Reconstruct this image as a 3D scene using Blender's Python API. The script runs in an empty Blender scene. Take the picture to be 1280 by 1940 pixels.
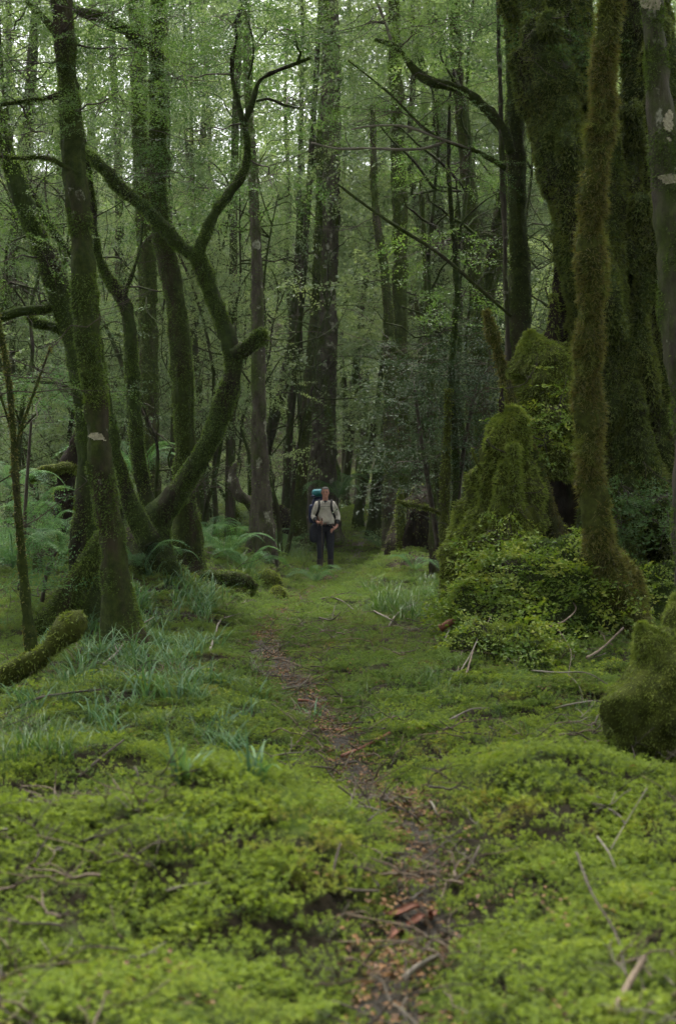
import bpy, bmesh, math, random
import numpy as np
from mathutils import Vector, Matrix

rng = np.random.default_rng(7)
random.seed(7)
scene = bpy.context.scene
COL = scene.collection

# ------------------------------------------------------------------ camera
F, CX, CY, HZ = 2694.4, 640.0, 970.0, 938.0
CAMZ = 1.6
cam_d = bpy.data.cameras.new('camera')
cam_d.sensor_fit = 'VERTICAL'; cam_d.sensor_height = 36.0; cam_d.lens = 50.0
cam_d.clip_start = 0.05; cam_d.clip_end = 2000
cam = bpy.data.objects.new('camera', cam_d); COL.objects.link(cam)
PITCH = math.atan((CY - HZ) / F)
cam.location = (0, 0, CAMZ); cam.rotation_euler = (math.pi / 2 - PITCH, 0, 0)
cam_d.dof.use_dof = True; cam_d.dof.focus_distance = 17.0; cam_d.dof.aperture_fstop = 2.8
scene.camera = cam

# ------------------------------------------------------------------ light
SUN_EL, SUN_AZ = math.radians(66), math.radians(-14)       # azimuth measured from +Y towards +X
w = bpy.data.worlds.new('World'); scene.world = w; w.use_nodes = True
nt = w.node_tree; nt.nodes.clear()
sky = nt.nodes.new('ShaderNodeTexSky'); sky.sky_type = 'NISHITA'; sky.sun_disc = False
sky.sun_elevation = SUN_EL; sky.sun_rotation = SUN_AZ
sky.air_density = 1.0; sky.dust_density = 3.0; sky.ozone_density = 1.0
hs = nt.nodes.new('ShaderNodeHueSaturation'); hs.inputs['Saturation'].default_value = 0.15; hs.inputs['Value'].default_value = 1.0
bg = nt.nodes.new('ShaderNodeBackground'); bg.inputs['Strength'].default_value = 0.065
wo = nt.nodes.new('ShaderNodeOutputWorld')
nt.links.new(sky.outputs[0], hs.inputs['Color']); nt.links.new(hs.outputs[0], bg.inputs['Color']); nt.links.new(bg.outputs[0], wo.inputs['Surface'])
sun_d = bpy.data.lights.new('sun', 'SUN'); sun_d.energy = 1.5; sun_d.angle = math.radians(22); sun_d.color = (1.0, 0.97, 0.9)
sun = bpy.data.objects.new('sun', sun_d); COL.objects.link(sun)
sd = Vector((math.sin(SUN_AZ) * math.cos(SUN_EL), math.cos(SUN_AZ) * math.cos(SUN_EL), math.sin(SUN_EL)))
sun.rotation_euler = sd.to_track_quat('Z', 'Y').to_euler()
sun.location = (0, 0, 40)
vs = scene.view_settings
vs.view_transform = 'Standard'; vs.look = 'None'; vs.exposure = 3.2; vs.gamma = 1.0; vs.use_curve_mapping = False
cy = scene.cycles
cy.max_bounces = 6; cy.diffuse_bounces = 4; cy.glossy_bounces = 2; cy.transmission_bounces = 4
cy.transparent_max_bounces = 4; cy.volume_bounces = 0
cy.caustics_reflective = False; cy.caustics_refractive = False
cy.use_denoising = True
cy.use_adaptive_sampling = True; cy.adaptive_threshold = 0.02

# ------------------------------------------------------------------ helpers
def at(px, py, Y):
    """world point that lies at depth Y on the sight line of a pixel of the photograph"""
    c, s = math.cos(PITCH), math.sin(PITCH)
    u, v = (px - CX) / F, (CY - py) / F
    dy, dz = c + v * s, -s + v * c
    t = Y / dy
    return np.array([u * t, Y, CAMZ + dz * t])

def vnoise(P, seed=0):
    P = np.asarray(P, dtype=np.float64)
    I = np.floor(P).astype(np.int64); f = P - I; f = f * f * (3 - 2 * f)
    def h(dx, dy, dz):
        n = ((I[..., 0] + dx) * 374761393 + (I[..., 1] + dy) * 668265263 + (I[..., 2] + dz) * 1440662683 + seed * 1013904223) & 0xffffffff
        n = ((n ^ (n >> 13)) * 1274126177) & 0xffffffff
        n = n ^ (n >> 16)
        return (n & 0xffff) / 65535.0
    x, y, z = f[..., 0], f[..., 1], f[..., 2]
    a = h(0,0,0) * (1-x) + h(1,0,0) * x; b = h(0,1,0) * (1-x) + h(1,1,0) * x
    c = h(0,0,1) * (1-x) + h(1,0,1) * x; d = h(0,1,1) * (1-x) + h(1,1,1) * x
    return ((a * (1-y) + b * y) * (1-z) + (c * (1-y) + d * y) * z) * 2 - 1

def fbm(P, octv=3, seed=0):
    P = np.asarray(P, dtype=np.float64); r = 0; a = 0.55
    for o in range(octv):
        r = r + a * vnoise(P, seed + o * 17); P = P * 2.03 + 11.7; a *= 0.5
    return r

def sstep(a, b, x):
    t = np.clip((x - a) / (b - a), 0, 1); return t * t * (3 - 2 * t)

def flat(px, py):
    Y = CAMZ * F / (py - HZ); return ((px - CX) / F * Y, Y)

TRAIL = [(0.30, -3.0), (0.2, 2.0)] + [flat(*p) for p in [(735, 1930), (770, 1800), (800, 1700), (775, 1600), (745, 1540), (690, 1475), (640, 1400), (600, 1330), (545, 1275), (505, 1225), (515, 1170), (575, 1130), (618, 1095)]] + [(0.0, 30.0), (0.55, 36.0), (0.9, 45.0), (0.6, 60.0)]
def trail_dist(x, y):
    x = np.asarray(x, float); y = np.asarray(y, float); d = np.full(x.shape, 1e9)
    for (ax, ay), (bx, by) in zip(TRAIL[:-1], TRAIL[1:]):
        dx, dy = bx - ax, by - ay; L = dx * dx + dy * dy
        t = np.clip(((x - ax) * dx + (y - ay) * dy) / L, 0, 1)
        d = np.minimum(d, np.hypot(x - ax - t * dx, y - ay - t * dy))
    return d

MOUNDS = [(-0.45, 5.9, .78, .72, .37), (-1.6, 5.4, .8, .6, .22), (1.0, 6.9, .75, .9, .28), (1.7, 5.6, .7, .8, .16), (-1.75, 10.6, .6, .6, .17),
          (0.55, 12.0, 1.0, .9, .13), (2.4, 15.2, 1.5, 2.2, .38), (1.5, 26.0, 1.2, 2.2, .62), (-2.5, 26.5, 1.6, 4.5, .8), (-2.95, 19.3, 1.1, 1.9, .72), (-0.9, 4.0, .6, .5, .1), (0.95, 4.2, .5, .6, .1),
          (-1.6, 8.0, .7, .6, .12), (0.6, 9.3, .6, .6, .12), (1.6, 10.5, .8, .8, .18), (-0.6, 9.6, .5, .5, .1)]
def gh(x, y):
    x = np.asarray(x, float); y = np.asarray(y, float)
    z = sstep(31, 47, y) * 1.15 + sstep(62, 122, y) * 26.0 + sstep(9, 40, np.abs(x)) * 3.0
    td = trail_dist(x, y); open_ = 1 - (1 - sstep(.25, 1.3, td)) * sstep(17, 21, y)
    for cx, cy_, rx, ry, h in MOUNDS:
        z = z + open_ * h * np.exp(-(((x - cx) / rx) ** 2 + ((y - cy_) / ry) ** 2))
    near = 1 - sstep(14, 30, y) * 0.8
    z = z + near * (0.09 * sstep(0.1, 0.75, td) - 0.07)
    q = np.stack([x, y, np.zeros_like(x)], -1)
    rough = 0.35 + 0.65 * sstep(0.05, 0.4, td)
    z = z + rough * (0.09 * fbm(q * 1.1, 2, 3) + 0.085 * fbm(q * 3.1, 2, 5) + 0.03 * fbm(q * 9.0, 1, 9)) * (.3 + .7 * open_) + 0.12 * fbm(q * 0.22, 2, 21) * sstep(12, 30, y) * sstep(.6, 2.5, td)
    return z
def g1(x, y): return float(gh(np.array([x]), np.array([y]))[0])

def ground_at(px, py):
    """point where the sight line of a pixel meets the ground"""
    lo = None
    ys = np.linspace(2.2, 70, 1400)
    P = np.array([at(px, py, Y) for Y in ys]); d = P[:, 2] - gh(P[:, 0], P[:, 1])
    i = int(np.argmax(d < 0)) if (d < 0).any() else len(ys) - 1
    p = P[i]; return np.array([p[0], p[1], g1(p[0], p[1])])

USED = {}
def mesh_np(name, V, faces, mat=None, smooth=True, attrs=None):
    """mesh from numpy: faces is a list of (n,3) / (n,4) index arrays"""
    me = bpy.data.meshes.new(name)
    V = np.ascontiguousarray(V, dtype=np.float32)
    me.vertices.add(len(V)); me.vertices.foreach_set('co', V.ravel())
    fl = [np.asarray(f, dtype=np.int32) for f in faces if len(f)]
    ls = np.concatenate([f.ravel() for f in fl]) if fl else np.zeros(0, np.int32)
    tot = np.concatenate([np.full(len(f), f.shape[1], np.int32) for f in fl]) if fl else np.zeros(0, np.int32)
    st = np.concatenate([[0], np.cumsum(tot)[:-1]]).astype(np.int32) if len(tot) else tot
    me.loops.add(len(ls)); me.loops.foreach_set('vertex_index', ls)
    me.polygons.add(len(tot)); me.polygons.foreach_set('loop_start', st)
    me.polygons.foreach_set('use_smooth', np.full(len(tot), smooth, dtype=bool))
    if attrs:
        for k, v in attrs.items():
            a = me.attributes.new(k, 'FLOAT', 'POINT'); a.data.foreach_set('value', np.asarray(v, dtype=np.float32))
    me.update(calc_edges=True)
    if mat: me.materials.append(mat)
    return me

def link(name, me, parent=None, loc=(0, 0, 0), **props):
    o = bpy.data.objects.new(name, me); COL.objects.link(o); o.location = loc
    if parent is not None: o.parent = parent
    for k, v in props.items(): o[k] = v
    return o

def thing(name, label, cat, loc, group=None, rz=0.0):
    o = bpy.data.objects.new(name, None); COL.objects.link(o); o.location = loc; o.rotation_euler = (0, 0, rz)
    o.empty_display_size = 0.1
    o['label'] = label; o['category'] = cat
    if group: o['group'] = group
    return o
def tag(o, label, cat, group=None):
    o['label'] = label; o['category'] = cat
    if group: o['group'] = group
    return o

class Geo:
    def __init__(s): s.V = []; s.Q = []; s.T = []; s.n = 0; s.A = []
    def add(s, V, Q=None, T=None, a=None):
        V = np.asarray(V, float)
        if Q is not None and len(Q): s.Q.append(np.asarray(Q) + s.n)
        if T is not None and len(T): s.T.append(np.asarray(T) + s.n)
        s.V.append(V); s.A.append(np.zeros(len(V)) if a is None else np.asarray(a, float)); s.n += len(V)
        return s
    def mesh(s, name, mat, off=(0, 0, 0), smooth=True, attr=None):
        f = []
        if s.Q: f.append(np.concatenate(s.Q))
        if s.T: f.append(np.concatenate(s.T))
        return mesh_np(name, np.concatenate(s.V) - np.asarray(off), f, mat, smooth, {attr: np.concatenate(s.A)} if attr else None)

def resample(P, R, step):
    """Catmull-Rom through the points at about one sample per step"""
    P = np.asarray(P, float); R = np.asarray(R, float); n = len(P)
    A = np.column_stack([P, R]); E = np.vstack([2 * A[0] - A[1], A, 2 * A[-1] - A[-2]])
    out = []
    for i in range(n - 1):
        p0, p1, p2, p3 = E[i], E[i + 1], E[i + 2], E[i + 3]
        m = max(2, int(math.ceil(np.linalg.norm(p2[:3] - p1[:3]) / step)))
        t = np.linspace(0, 1, m, endpoint=False)[:, None]
        out.append(0.5 * (2 * p1 + (p2 - p0) * t + (2 * p0 - 5 * p1 + 4 * p2 - p3) * t ** 2 + (3 * p1 - p0 - 3 * p2 + p3) * t ** 3))
    out.append(A[-1:]); out = np.vstack(out)
    return out[:, :3], np.maximum(out[:, 3], 0.002)

def tube(P, R, seg=14, step=.12, amp=.1, fr=2.5, flute=0., seed=0, wob=0., gz=None, flare=0., flare_h=.5, roots=5, ell=1.0, capr=.5, fine=False, cush=.0):
    """a tapering, knobbly limb; gz = ground height for the root flare"""
    step = min(step, .07) if float(np.mean(R)) > .03 and fine else step
    C, r = resample(P, R, step)
    if fine and float(np.mean(R)) > .03: seg = int(max(seg, min(84, 2 * math.pi * float(np.percentile(r, 70)) / .05)))
    if wob: C = C + wob * r[:, None] * np.stack([fbm(np.column_stack([C * 1.3 + k * 9]), 2, seed + k) for k in range(3)], -1)
    if capr > .4:
        d = C[-1] - C[-2]; d = d / np.linalg.norm(d); a_ = np.radians([28, 52, 72]); re_ = r[-1]
        C = np.vstack([C, C[-1] + d * (np.sin(a_) * re_ * capr * 1.4)[:, None]]); r = np.concatenate([r, re_ * np.cos(a_)])
    m = len(C); T = np.gradient(C, axis=0); T /= np.linalg.norm(T, axis=1)[:, None] + 1e-9
    U = np.zeros_like(C); ref = np.array([1., 0, 0]) if abs(T[0, 0]) < .8 else np.array([0, 1., 0])
    u = ref - T[0] * ref.dot(T[0]); u /= np.linalg.norm(u)
    for i in range(m):
        u = u - T[i] * u.dot(T[i]); u /= np.linalg.norm(u) + 1e-9; U[i] = u
    W = np.cross(T, U)
    th = np.linspace(0, 2 * math.pi, seg, endpoint=False)
    D = np.cos(th)[None, :, None] * U[:, None, :] + np.sin(th)[None, :, None] * W[:, None, :] * ell
    s = np.concatenate([[0], np.cumsum(np.linalg.norm(np.diff(C, axis=0), axis=1))])
    q = np.stack(np.broadcast_arrays(np.cos(th)[None] * 1.1, np.sin(th)[None] * 1.1, (s * fr)[:, None]), -1) + seed * 3.7
    k = 1 + amp * fbm(q, 3, seed) * 1.6
    if flute:
        q2 = np.stack(np.broadcast_arrays(np.cos(th)[None] * 3.2, np.sin(th)[None] * 3.2, (s * .35)[:, None]), -1) + seed
        k = k + flute * (1 - 2 * np.abs(fbm(q2, 2, seed + 5)) * 1.5)
    if flare and gz is not None:
        hgt = np.maximum(C[:, 2] - gz, 0)
        k = k + (flare * np.exp(-hgt / flare_h))[:, None] * (0.55 + 0.6 * np.maximum(0, np.cos(roots * th + seed))[None] + .25 * np.cos(2 * th + seed * 2)[None])
    V = C[:, None, :] + D * (r[:, None] * k)[..., None]
    if cush: V = V + D * (np.minimum(cush, r * .5)[:, None] * (1.1 * fbm(V * 5, 2, seed + 2) + .9 * np.maximum(0, fbm(V * 13, 2, seed + 4)) * 1.5))[..., None]
    i = np.arange(m - 1)[:, None]; j = np.arange(seg)[None]; j2 = (j + 1) % seg
    Q = np.stack([i * seg + j, i * seg + j2, (i + 1) * seg + j2, (i + 1) * seg + j], -1).reshape(-1, 4)
    VV = np.vstack([V.reshape(-1, 3), C[-1] + T[-1] * r[-1] * capr, C[0] - T[0] * r[0] * capr * .3])
    a, b = m * seg, m * seg + 1; jj = np.arange(seg)
    Tt = np.vstack([np.stack([(m - 1) * seg + jj, (m - 1) * seg + (jj + 1) % seg, np.full(seg, a)], -1), np.stack([(jj + 1) % seg, jj, np.full(seg, b)], -1)])
    return dict(V=VV, Q=Q, T=Tt, P=V, N=D / np.linalg.norm(D, axis=-1, keepdims=True), C=C, r=r, s=s, seg=seg, T_=T)

def blades(P, N, ln, wd, down=.5, out=.7, jit=.6, rg=rng):
    """tufts of moss as thin tapering blades growing out of a surface"""
    n = len(P); R = rg.normal(size=(n, 3)) * jit
    D = N * out + np.array([0, 0, -down]) + R; D /= np.linalg.norm(D, axis=1)[:, None]
    S = np.cross(D, rg.normal(size=(n, 3))); S /= np.linalg.norm(S, axis=1)[:, None] + 1e-9
    L = (ln * rg.uniform(.5, 1.3, n))[:, None]; Wd = wd * rg.uniform(.6, 1.3, n)[:, None]
    V = np.stack([P - S * Wd - N * .004, P + S * Wd - N * .004, P + D * L], 1).reshape(-1, 3)
    return V, np.arange(n * 3).reshape(-1, 3), np.tile([0., 0., 1.], n)

def tube_points(t, dens, rg=rng, front=True, thr=-.25, fr=3.0, seed=0):
    """random points on a limb, thinned by noise so that moss sits in cushions"""
    P, N = t['P'], t['N']; m, seg = P.shape[:2]
    area = 2 * math.pi * float(np.mean(t['r'])) * t['s'][-1]
    n = int(area * dens)
    i = rg.integers(0, m - 1, n); j = rg.integers(0, seg, n); a = rg.random(n)[:, None]; b = rg.random(n)[:, None]; j2 = (j + 1) % seg
    p = (P[i, j] * (1-b) + P[i, j2] * b) * (1-a) + (P[i+1, j] * (1-b) + P[i+1, j2] * b) * a
    nn = (N[i, j] * (1-b) + N[i, j2] * b) * (1-a) + (N[i+1, j] * (1-b) + N[i+1, j2] * b) * a
    keep = fbm(p * fr, 2, seed + 3) > thr + .35 * (rg.random(n) - .5)
    if front: keep &= nn[:, 1] < .45
    return p[keep], nn[keep]

# ------------------------------------------------------------------ materials
def nodes(name):
    m = bpy.data.materials.new(name); m.use_nodes = True; n = m.node_tree; n.nodes.clear(); return m, n
def ramp(n, stops):
    r = n.nodes.new('ShaderNodeValToRGB'); e = r.color_ramp.elements
    while len(e) > 1: e.remove(e[-1])
    e[0].position = stops[0][0]; e[0].color = (*stops[0][1], 1)
    for p, c in stops[1:]:
        x = e.new(p); x.color = (*c, 1)
    return r
def noise(n, vec, sc, det=6, ro=.6, dim='3D'):
    t = n.nodes.new('ShaderNodeTexNoise'); t.inputs['Scale'].default_value = sc; t.inputs['Detail'].default_value = det; t.inputs['Roughness'].default_value = ro
    if vec is not None: n.links.new(vec, t.inputs['Vector'])
    return t
def mixc(n, f, a, b, mode='MIX'):
    m = n.nodes.new('ShaderNodeMix'); m.data_type = 'RGBA'; m.blend_type = mode
    for s, v in ((m.inputs[0], f), (m.inputs[6], a), (m.inputs[7], b)):
        if hasattr(v, 'is_linked') or hasattr(v, 'links'): n.links.new(v, s)
        elif isinstance(v, tuple): s.default_value = (*v, 1)
        else: s.default_value = v
    return m.outputs[2]
def coord(n, kind):
    if kind == 'pos': return n.nodes.new('ShaderNodeNewGeometry').outputs['Position']
    return n.nodes.new('ShaderNodeTexCoord').outputs['Object']
def mrange(n, v, a, b):
    m = n.nodes.new('ShaderNodeMapRange'); m.inputs[1].default_value = a; m.inputs[2].default_value = b; n.links.new(v, m.inputs[0]); return m.outputs[0]
def stretch(n, vec, s):
    m = n.nodes.new('ShaderNodeMapping'); m.inputs['Scale'].default_value = s; n.links.new(vec, m.inputs['Vector']); return m.outputs[0]

def mat_bark(name, moss=.5, lichen=.62, c0=(.025, .02, .014), c1=(.12, .1, .075), mo0=(.018, .028, .007), mo1=(.075, .1, .02), ck='pos', zs=.35):
    m, n = nodes(name); v = coord(n, ck); vst = stretch(n, v, (1, 1, zs))
    bark = ramp(n, [(.3, c0), (.7, c1)]); n.links.new(noise(n, vst, 9, 9, .7).outputs[0], bark.inputs[0])
    mossr = ramp(n, [(.3, mo0), (.55, tuple((a + b) / 2 for a, b in zip(mo0, mo1))), (.75, mo1)]); n.links.new(noise(n, v, 14, 8, .75).outputs[0], mossr.inputs[0])
    mm = mrange(n, noise(n, vst, 2.6, 6, .65).outputs[0], 1 - moss - .08, 1 - moss + .08)
    c = mixc(n, mm, bark.outputs[0], mossr.outputs[0])
    if lichen < 1:
        lm = mrange(n, noise(n, stretch(n, v, (1, 1, .8)), 4.2, 5, .6).outputs[0], lichen, lichen + .05)
        lr = ramp(n, [(.35, (.12, .12, .085)), (.65, (.3, .3, .235))]); n.links.new(noise(n, v, 22, 5).outputs[0], lr.inputs[0])
        c = mixc(n, lm, c, lr.outputs[0])
    b = n.nodes.new('ShaderNodeBsdfPrincipled'); n.links.new(c, b.inputs['Base Color']); b.inputs['Roughness'].default_value = .85
    b.inputs['Specular IOR Level'].default_value = .08
    bu = n.nodes.new('ShaderNodeBump'); bu.inputs['Strength'].default_value = .9; bu.inputs['Distance'].default_value = .04
    n.links.new(noise(n, vst, 16, 9, .75).outputs[0], bu.inputs['Height']); n.links.new(bu.outputs[0], b.inputs['Normal'])
    o = n.nodes.new('ShaderNodeOutputMaterial'); n.links.new(b.outputs[0], o.inputs[0]); return m

def mat_leaf(name, stops, sc=1.5, tr=.4, rough=.55, fine=9., attr=None, tip=None, rnd=.0, ck='pos', spec=.3):
    """leaf or moss blade: diffuse + translucent, colour varied by clump noise, single-leaf noise and the instance"""
    m, n = nodes(name); v = coord(n, ck)
    r = ramp(n, stops)
    a = noise(n, v, sc, 3, .6).outputs[0]; b_ = noise(n, v, fine, 2, .5).outputs[0]
    ad = n.nodes.new('ShaderNodeMath'); ad.operation = 'MULTIPLY_ADD'; ad.inputs[1].default_value = .5; n.links.new(b_, ad.inputs[0])
    hf = n.nodes.new('ShaderNodeMath'); hf.operation = 'MULTIPLY_ADD'; hf.inputs[1].default_value = .9; hf.inputs[2].default_value = -.2; n.links.new(a, hf.inputs[0])
    n.links.new(hf.outputs[0], ad.inputs[2]); val = ad.outputs[0]
    if rnd:
        oi = n.nodes.new('ShaderNodeObjectInfo'); mm = n.nodes.new('ShaderNodeMath'); mm.operation = 'MULTIPLY_ADD'; mm.inputs[1].default_value = rnd
        n.links.new(oi.outputs['Random'], mm.inputs[0]); sb = n.nodes.new('ShaderNodeMath'); sb.operation = 'SUBTRACT'; sb.inputs[1].default_value = rnd / 2
        n.links.new(val, mm.inputs[2]); n.links.new(mm.outputs[0], sb.inputs[0]); val = sb.outputs[0]
    n.links.new(val, r.inputs[0]); c = r.outputs[0]
    if tip:
        at_ = n.nodes.new('ShaderNodeAttribute'); at_.attribute_name = attr
        c = mixc(n, at_.outputs['Fac'], c, mixc(n, .75, c, tip))
    b = n.nodes.new('ShaderNodeBsdfPrincipled'); n.links.new(c, b.inputs['Base Color']); b.inputs['Roughness'].default_value = rough; b.inputs['Specular IOR Level'].default_value = spec
    t = n.nodes.new('ShaderNodeBsdfTranslucent'); n.links.new(mixc(n, 1.0, c, (1.0, 1.0, .55), 'MULTIPLY'), t.inputs[0])
    x = n.nodes.new('ShaderNodeMixShader'); x.inputs[0].default_value = tr; n.links.new(b.outputs[0], x.inputs[1]); n.links.new(t.outputs[0], x.inputs[2])
    o = n.nodes.new('ShaderNodeOutputMaterial'); n.links.new(x.outputs[0], o.inputs[0]); return m

def mat_plain(name, c, rough=.7, var=.25, sc=20, bump=0., spec=.3):
    m, n = nodes(name); v = coord(n, 'obj')
    r = ramp(n, [(.3, tuple(x * (1 - var) for x in c)), (.7, tuple(x * (1 + var) for x in c))]); nz = noise(n, v, sc, 5); n.links.new(nz.outputs[0], r.inputs[0])
    b = n.nodes.new('ShaderNodeBsdfPrincipled'); n.links.new(r.outputs[0], b.inputs['Base Color']); b.inputs['Roughness'].default_value = rough; b.inputs['Specular IOR Level'].default_value = spec
    if bump:
        bu = n.nodes.new('ShaderNodeBump'); bu.inputs['Strength'].default_value = bump; bu.inputs['Distance'].default_value = .02; n.links.new(nz.outputs[0], bu.inputs['Height']); n.links.new(bu.outputs[0], b.inputs['Normal'])
    o = n.nodes.new('ShaderNodeOutputMaterial'); n.links.new(b.outputs[0], o.inputs[0]); return m

M = {}
M['bark'] = mat_bark('mossy_bark', .58, .68, (.01, .008, .005), (.06, .046, .03), (.01, .017, .004), (.06, .08, .014))
M['bark_pale'] = mat_bark('pale_lichen_bark', .45, .6, (.02, .017, .013), (.1, .087, .066))
M['bark_moss'] = mat_bark('heavy_moss_bark', .9, 2, (.02, .015, .008), (.05, .037, .02), (.018, .024, .005), (.085, .1, .016))
M['bark_dark'] = mat_bark('dark_wet_bark', .55, 2, (.007, .006, .004), (.034, .026, .018), (.012, .02, .005), (.05, .075, .014))
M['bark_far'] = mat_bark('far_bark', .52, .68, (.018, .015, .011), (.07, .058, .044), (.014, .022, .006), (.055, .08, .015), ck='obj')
M['rotten'] = mat_bark('rotten_wood_and_hollow_shade', .3, 2, (.006, .005, .004), (.03, .022, .015), (.012, .02, .005), (.04, .06, .012))  # rotten wood; also the painted dark of the broken stump's hollow
M['lichen'] = mat_plain('lichen_crust', (.24, .22, .15), .9, .5, 30, .8)
M['moss_olive'] = mat_leaf('olive_trunk_moss', [(.3, (.025, .04, .007)), (.5, (.068, .1, .014)), (.7, (.15, .175, .028))], 2.5, .3, .7, 14, attr='tip', tip=(.25,.32,.045))
M['moss_giant'] = mat_leaf('old_tree_moss', [(.3, (.009, .016, .004)), (.44, (.026, .044, .007)), (.56, (.066, .07, .014)), (.74, (.11, .135, .02))], 1.4, .25, .7, 10, attr='tip', tip=(.17,.22,.034))
M['moss_brown'] = mat_leaf('brown_green_trunk_moss', [(.3, (.012, .014, .005)), (.42, (.045, .034, .01)), (.52, (.085, .066, .016)), (.58, (.055, .075, .012)), (.75, (.13, .17, .024))], 1.7, .3, .7, 11, attr='tip', tip=(.21,.22,.04))
M['moss_deep'] = mat_leaf('deep_green_trunk_moss', [(.3, (.014, .028, .005)), (.5, (.035, .065, .009)), (.72, (.1, .135, .018))], 2.2, .3, .7, 14, attr='tip', tip=(.15,.23,.03))
M['moss_ground'] = mat_leaf('ground_moss', [(.28, (.018, .04, .01)), (.42, (.046, .088, .014)), (.56, (.098, .155, .02)), (.7, (.165, .2, .026)), (.8, (.17, .11, .035))], .9, .4, .6, 7, 'tip', (.23, .305, .036), .4)
M['shade_toned_moss'] = mat_leaf('shade_toned_ground_moss', [(.26, (.018, .03, .01)), (.4, (.03, .06, .016)), (.55, (.06, .106, .022)), (.68, (.105, .145, .028)), (.8, (.1, .065, .03))], .55, .35, .6, 5, 'tip', (.14, .215, .034), .5)  # darker, browner mid-ground moss; shade of the canopy put into its colour
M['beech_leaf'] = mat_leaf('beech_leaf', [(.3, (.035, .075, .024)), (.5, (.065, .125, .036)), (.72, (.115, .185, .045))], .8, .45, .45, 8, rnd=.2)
M['far_leaf'] = mat_leaf('haze_toned_beech_leaf', [(.3, (.05, .085, .045)), (.5, (.11, .16, .085)), (.72, (.19, .245, .12))], .3, .5, .55, 3, rnd=.3)  # paler, greyer beech leaf; haze of distance put into the colour
M['shrub_leaf'] = mat_leaf('dark_glossy_leaf', [(.3, (.018, .038, .016)), (.5, (.032, .062, .024)), (.75, (.065, .1, .036))], 2, .2, .6, 12, spec=.25)
M['fern_leaf'] = mat_leaf('fern_green', [(.3, (.035, .085, .032)), (.5, (.065, .145, .055)), (.75, (.12, .21, .075))], 3, .4, .6, 9, spec=.2)
M['bright_fern'] = mat_leaf('young_fern', [(.3, (.06, .12, .015)), (.5, (.13, .2, .022)), (.75, (.25, .28, .035))], 3, .4, .5, 12)
M['grass'] = mat_leaf('bluish_grass', [(.25, (.09, .08, .035)), (.36, (.045, .1, .045)), (.5, (.07, .145, .065)), (.75, (.13, .2, .075))], 5, .35, .6, 9, spec=.2)
M['grass_green'] = mat_leaf('fine_green_grass', [(.3, (.035, .075, .018)), (.5, (.058, .12, .026)), (.75, (.11, .15, .04))], 3, .35, .5, 9)
M['stick'] = mat_plain('dead_stick', (.1, .075, .05), .85, .5, 14, .6)
M['stick_pale'] = mat_plain('bleached_twig', (.125, .11, .085), .85, .35, 14, .5)
M['stick_red'] = mat_plain('red_brown_wood', (.13, .05, .028), .8, .45, 16, .6)
M['stick_dark'] = mat_plain('dark_twig', (.045, .036, .026), .9, .4, 14, .5)
M['litter'] = mat_leaf('fallen_beech_leaf', [(.3, (.05, .028, .014)), (.5, (.12, .065, .03)), (.7, (.22, .12, .05))], 4, .1, .7, 25, rnd=.5)

# ground and trail surfaces
def mat_ground():
    m, n = nodes('forest_floor'); v = coord(n, 'pos')
    soil = ramp(n, [(.3, (.012, .01, .006)), (.7, (.045, .036, .02))]); n.links.new(noise(n, v, 18, 8, .7).outputs[0], soil.inputs[0])
    moss = ramp(n, [(.3, (.03, .05, .008)), (.5, (.07, .11, .014)), (.7, (.13, .17, .022))]); n.links.new(noise(n, v, 9, 8, .75).outputs[0], moss.inputs[0])
    f = mrange(n, noise(n, v, 1.7, 5, .6).outputs[0], .5, .66)
    b = n.nodes.new('ShaderNodeBsdfPrincipled'); n.links.new(mixc(n, f, soil.outputs[0], moss.outputs[0]), b.inputs['Base Color']); b.inputs['Roughness'].default_value = .95; b.inputs['Specular IOR Level'].default_value = .1
    bu = n.nodes.new('ShaderNodeBump'); bu.inputs['Strength'].default_value = 1; bu.inputs['Distance'].default_value = .05; n.links.new(noise(n, v, 25, 8, .75).outputs[0], bu.inputs['Height']); n.links.new(bu.outputs[0], b.inputs['Normal'])
    o = n.nodes.new('ShaderNodeOutputMaterial'); n.links.new(b.outputs[0], o.inputs[0]); return m
M['ground'] = mat_ground()
def mat_path():
    m, n = nodes('trodden_leaf_mould'); v = coord(n, 'pos')
    soil = ramp(n, [(.3, (.008, .007, .004)), (.5, (.024, .018, .01)), (.72, (.06, .042, .022))]); n.links.new(noise(n, v, 30, 9, .75).outputs[0], soil.inputs[0])
    b = n.nodes.new('ShaderNodeBsdfPrincipled'); n.links.new(soil.outputs[0], b.inputs['Base Color']); b.inputs['Roughness'].default_value = .75; b.inputs['Specular IOR Level'].default_value = .3
    bu = n.nodes.new('ShaderNodeBump'); bu.inputs['Strength'].default_value = 1; bu.inputs['Distance'].default_value = .03; n.links.new(noise(n, v, 45, 8, .75).outputs[0], bu.inputs['Height']); n.links.new(bu.outputs[0], b.inputs['Normal'])
    o = n.nodes.new('ShaderNodeOutputMaterial'); n.links.new(b.outputs[0], o.inputs[0]); return m
M['path'] = mat_path()

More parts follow.
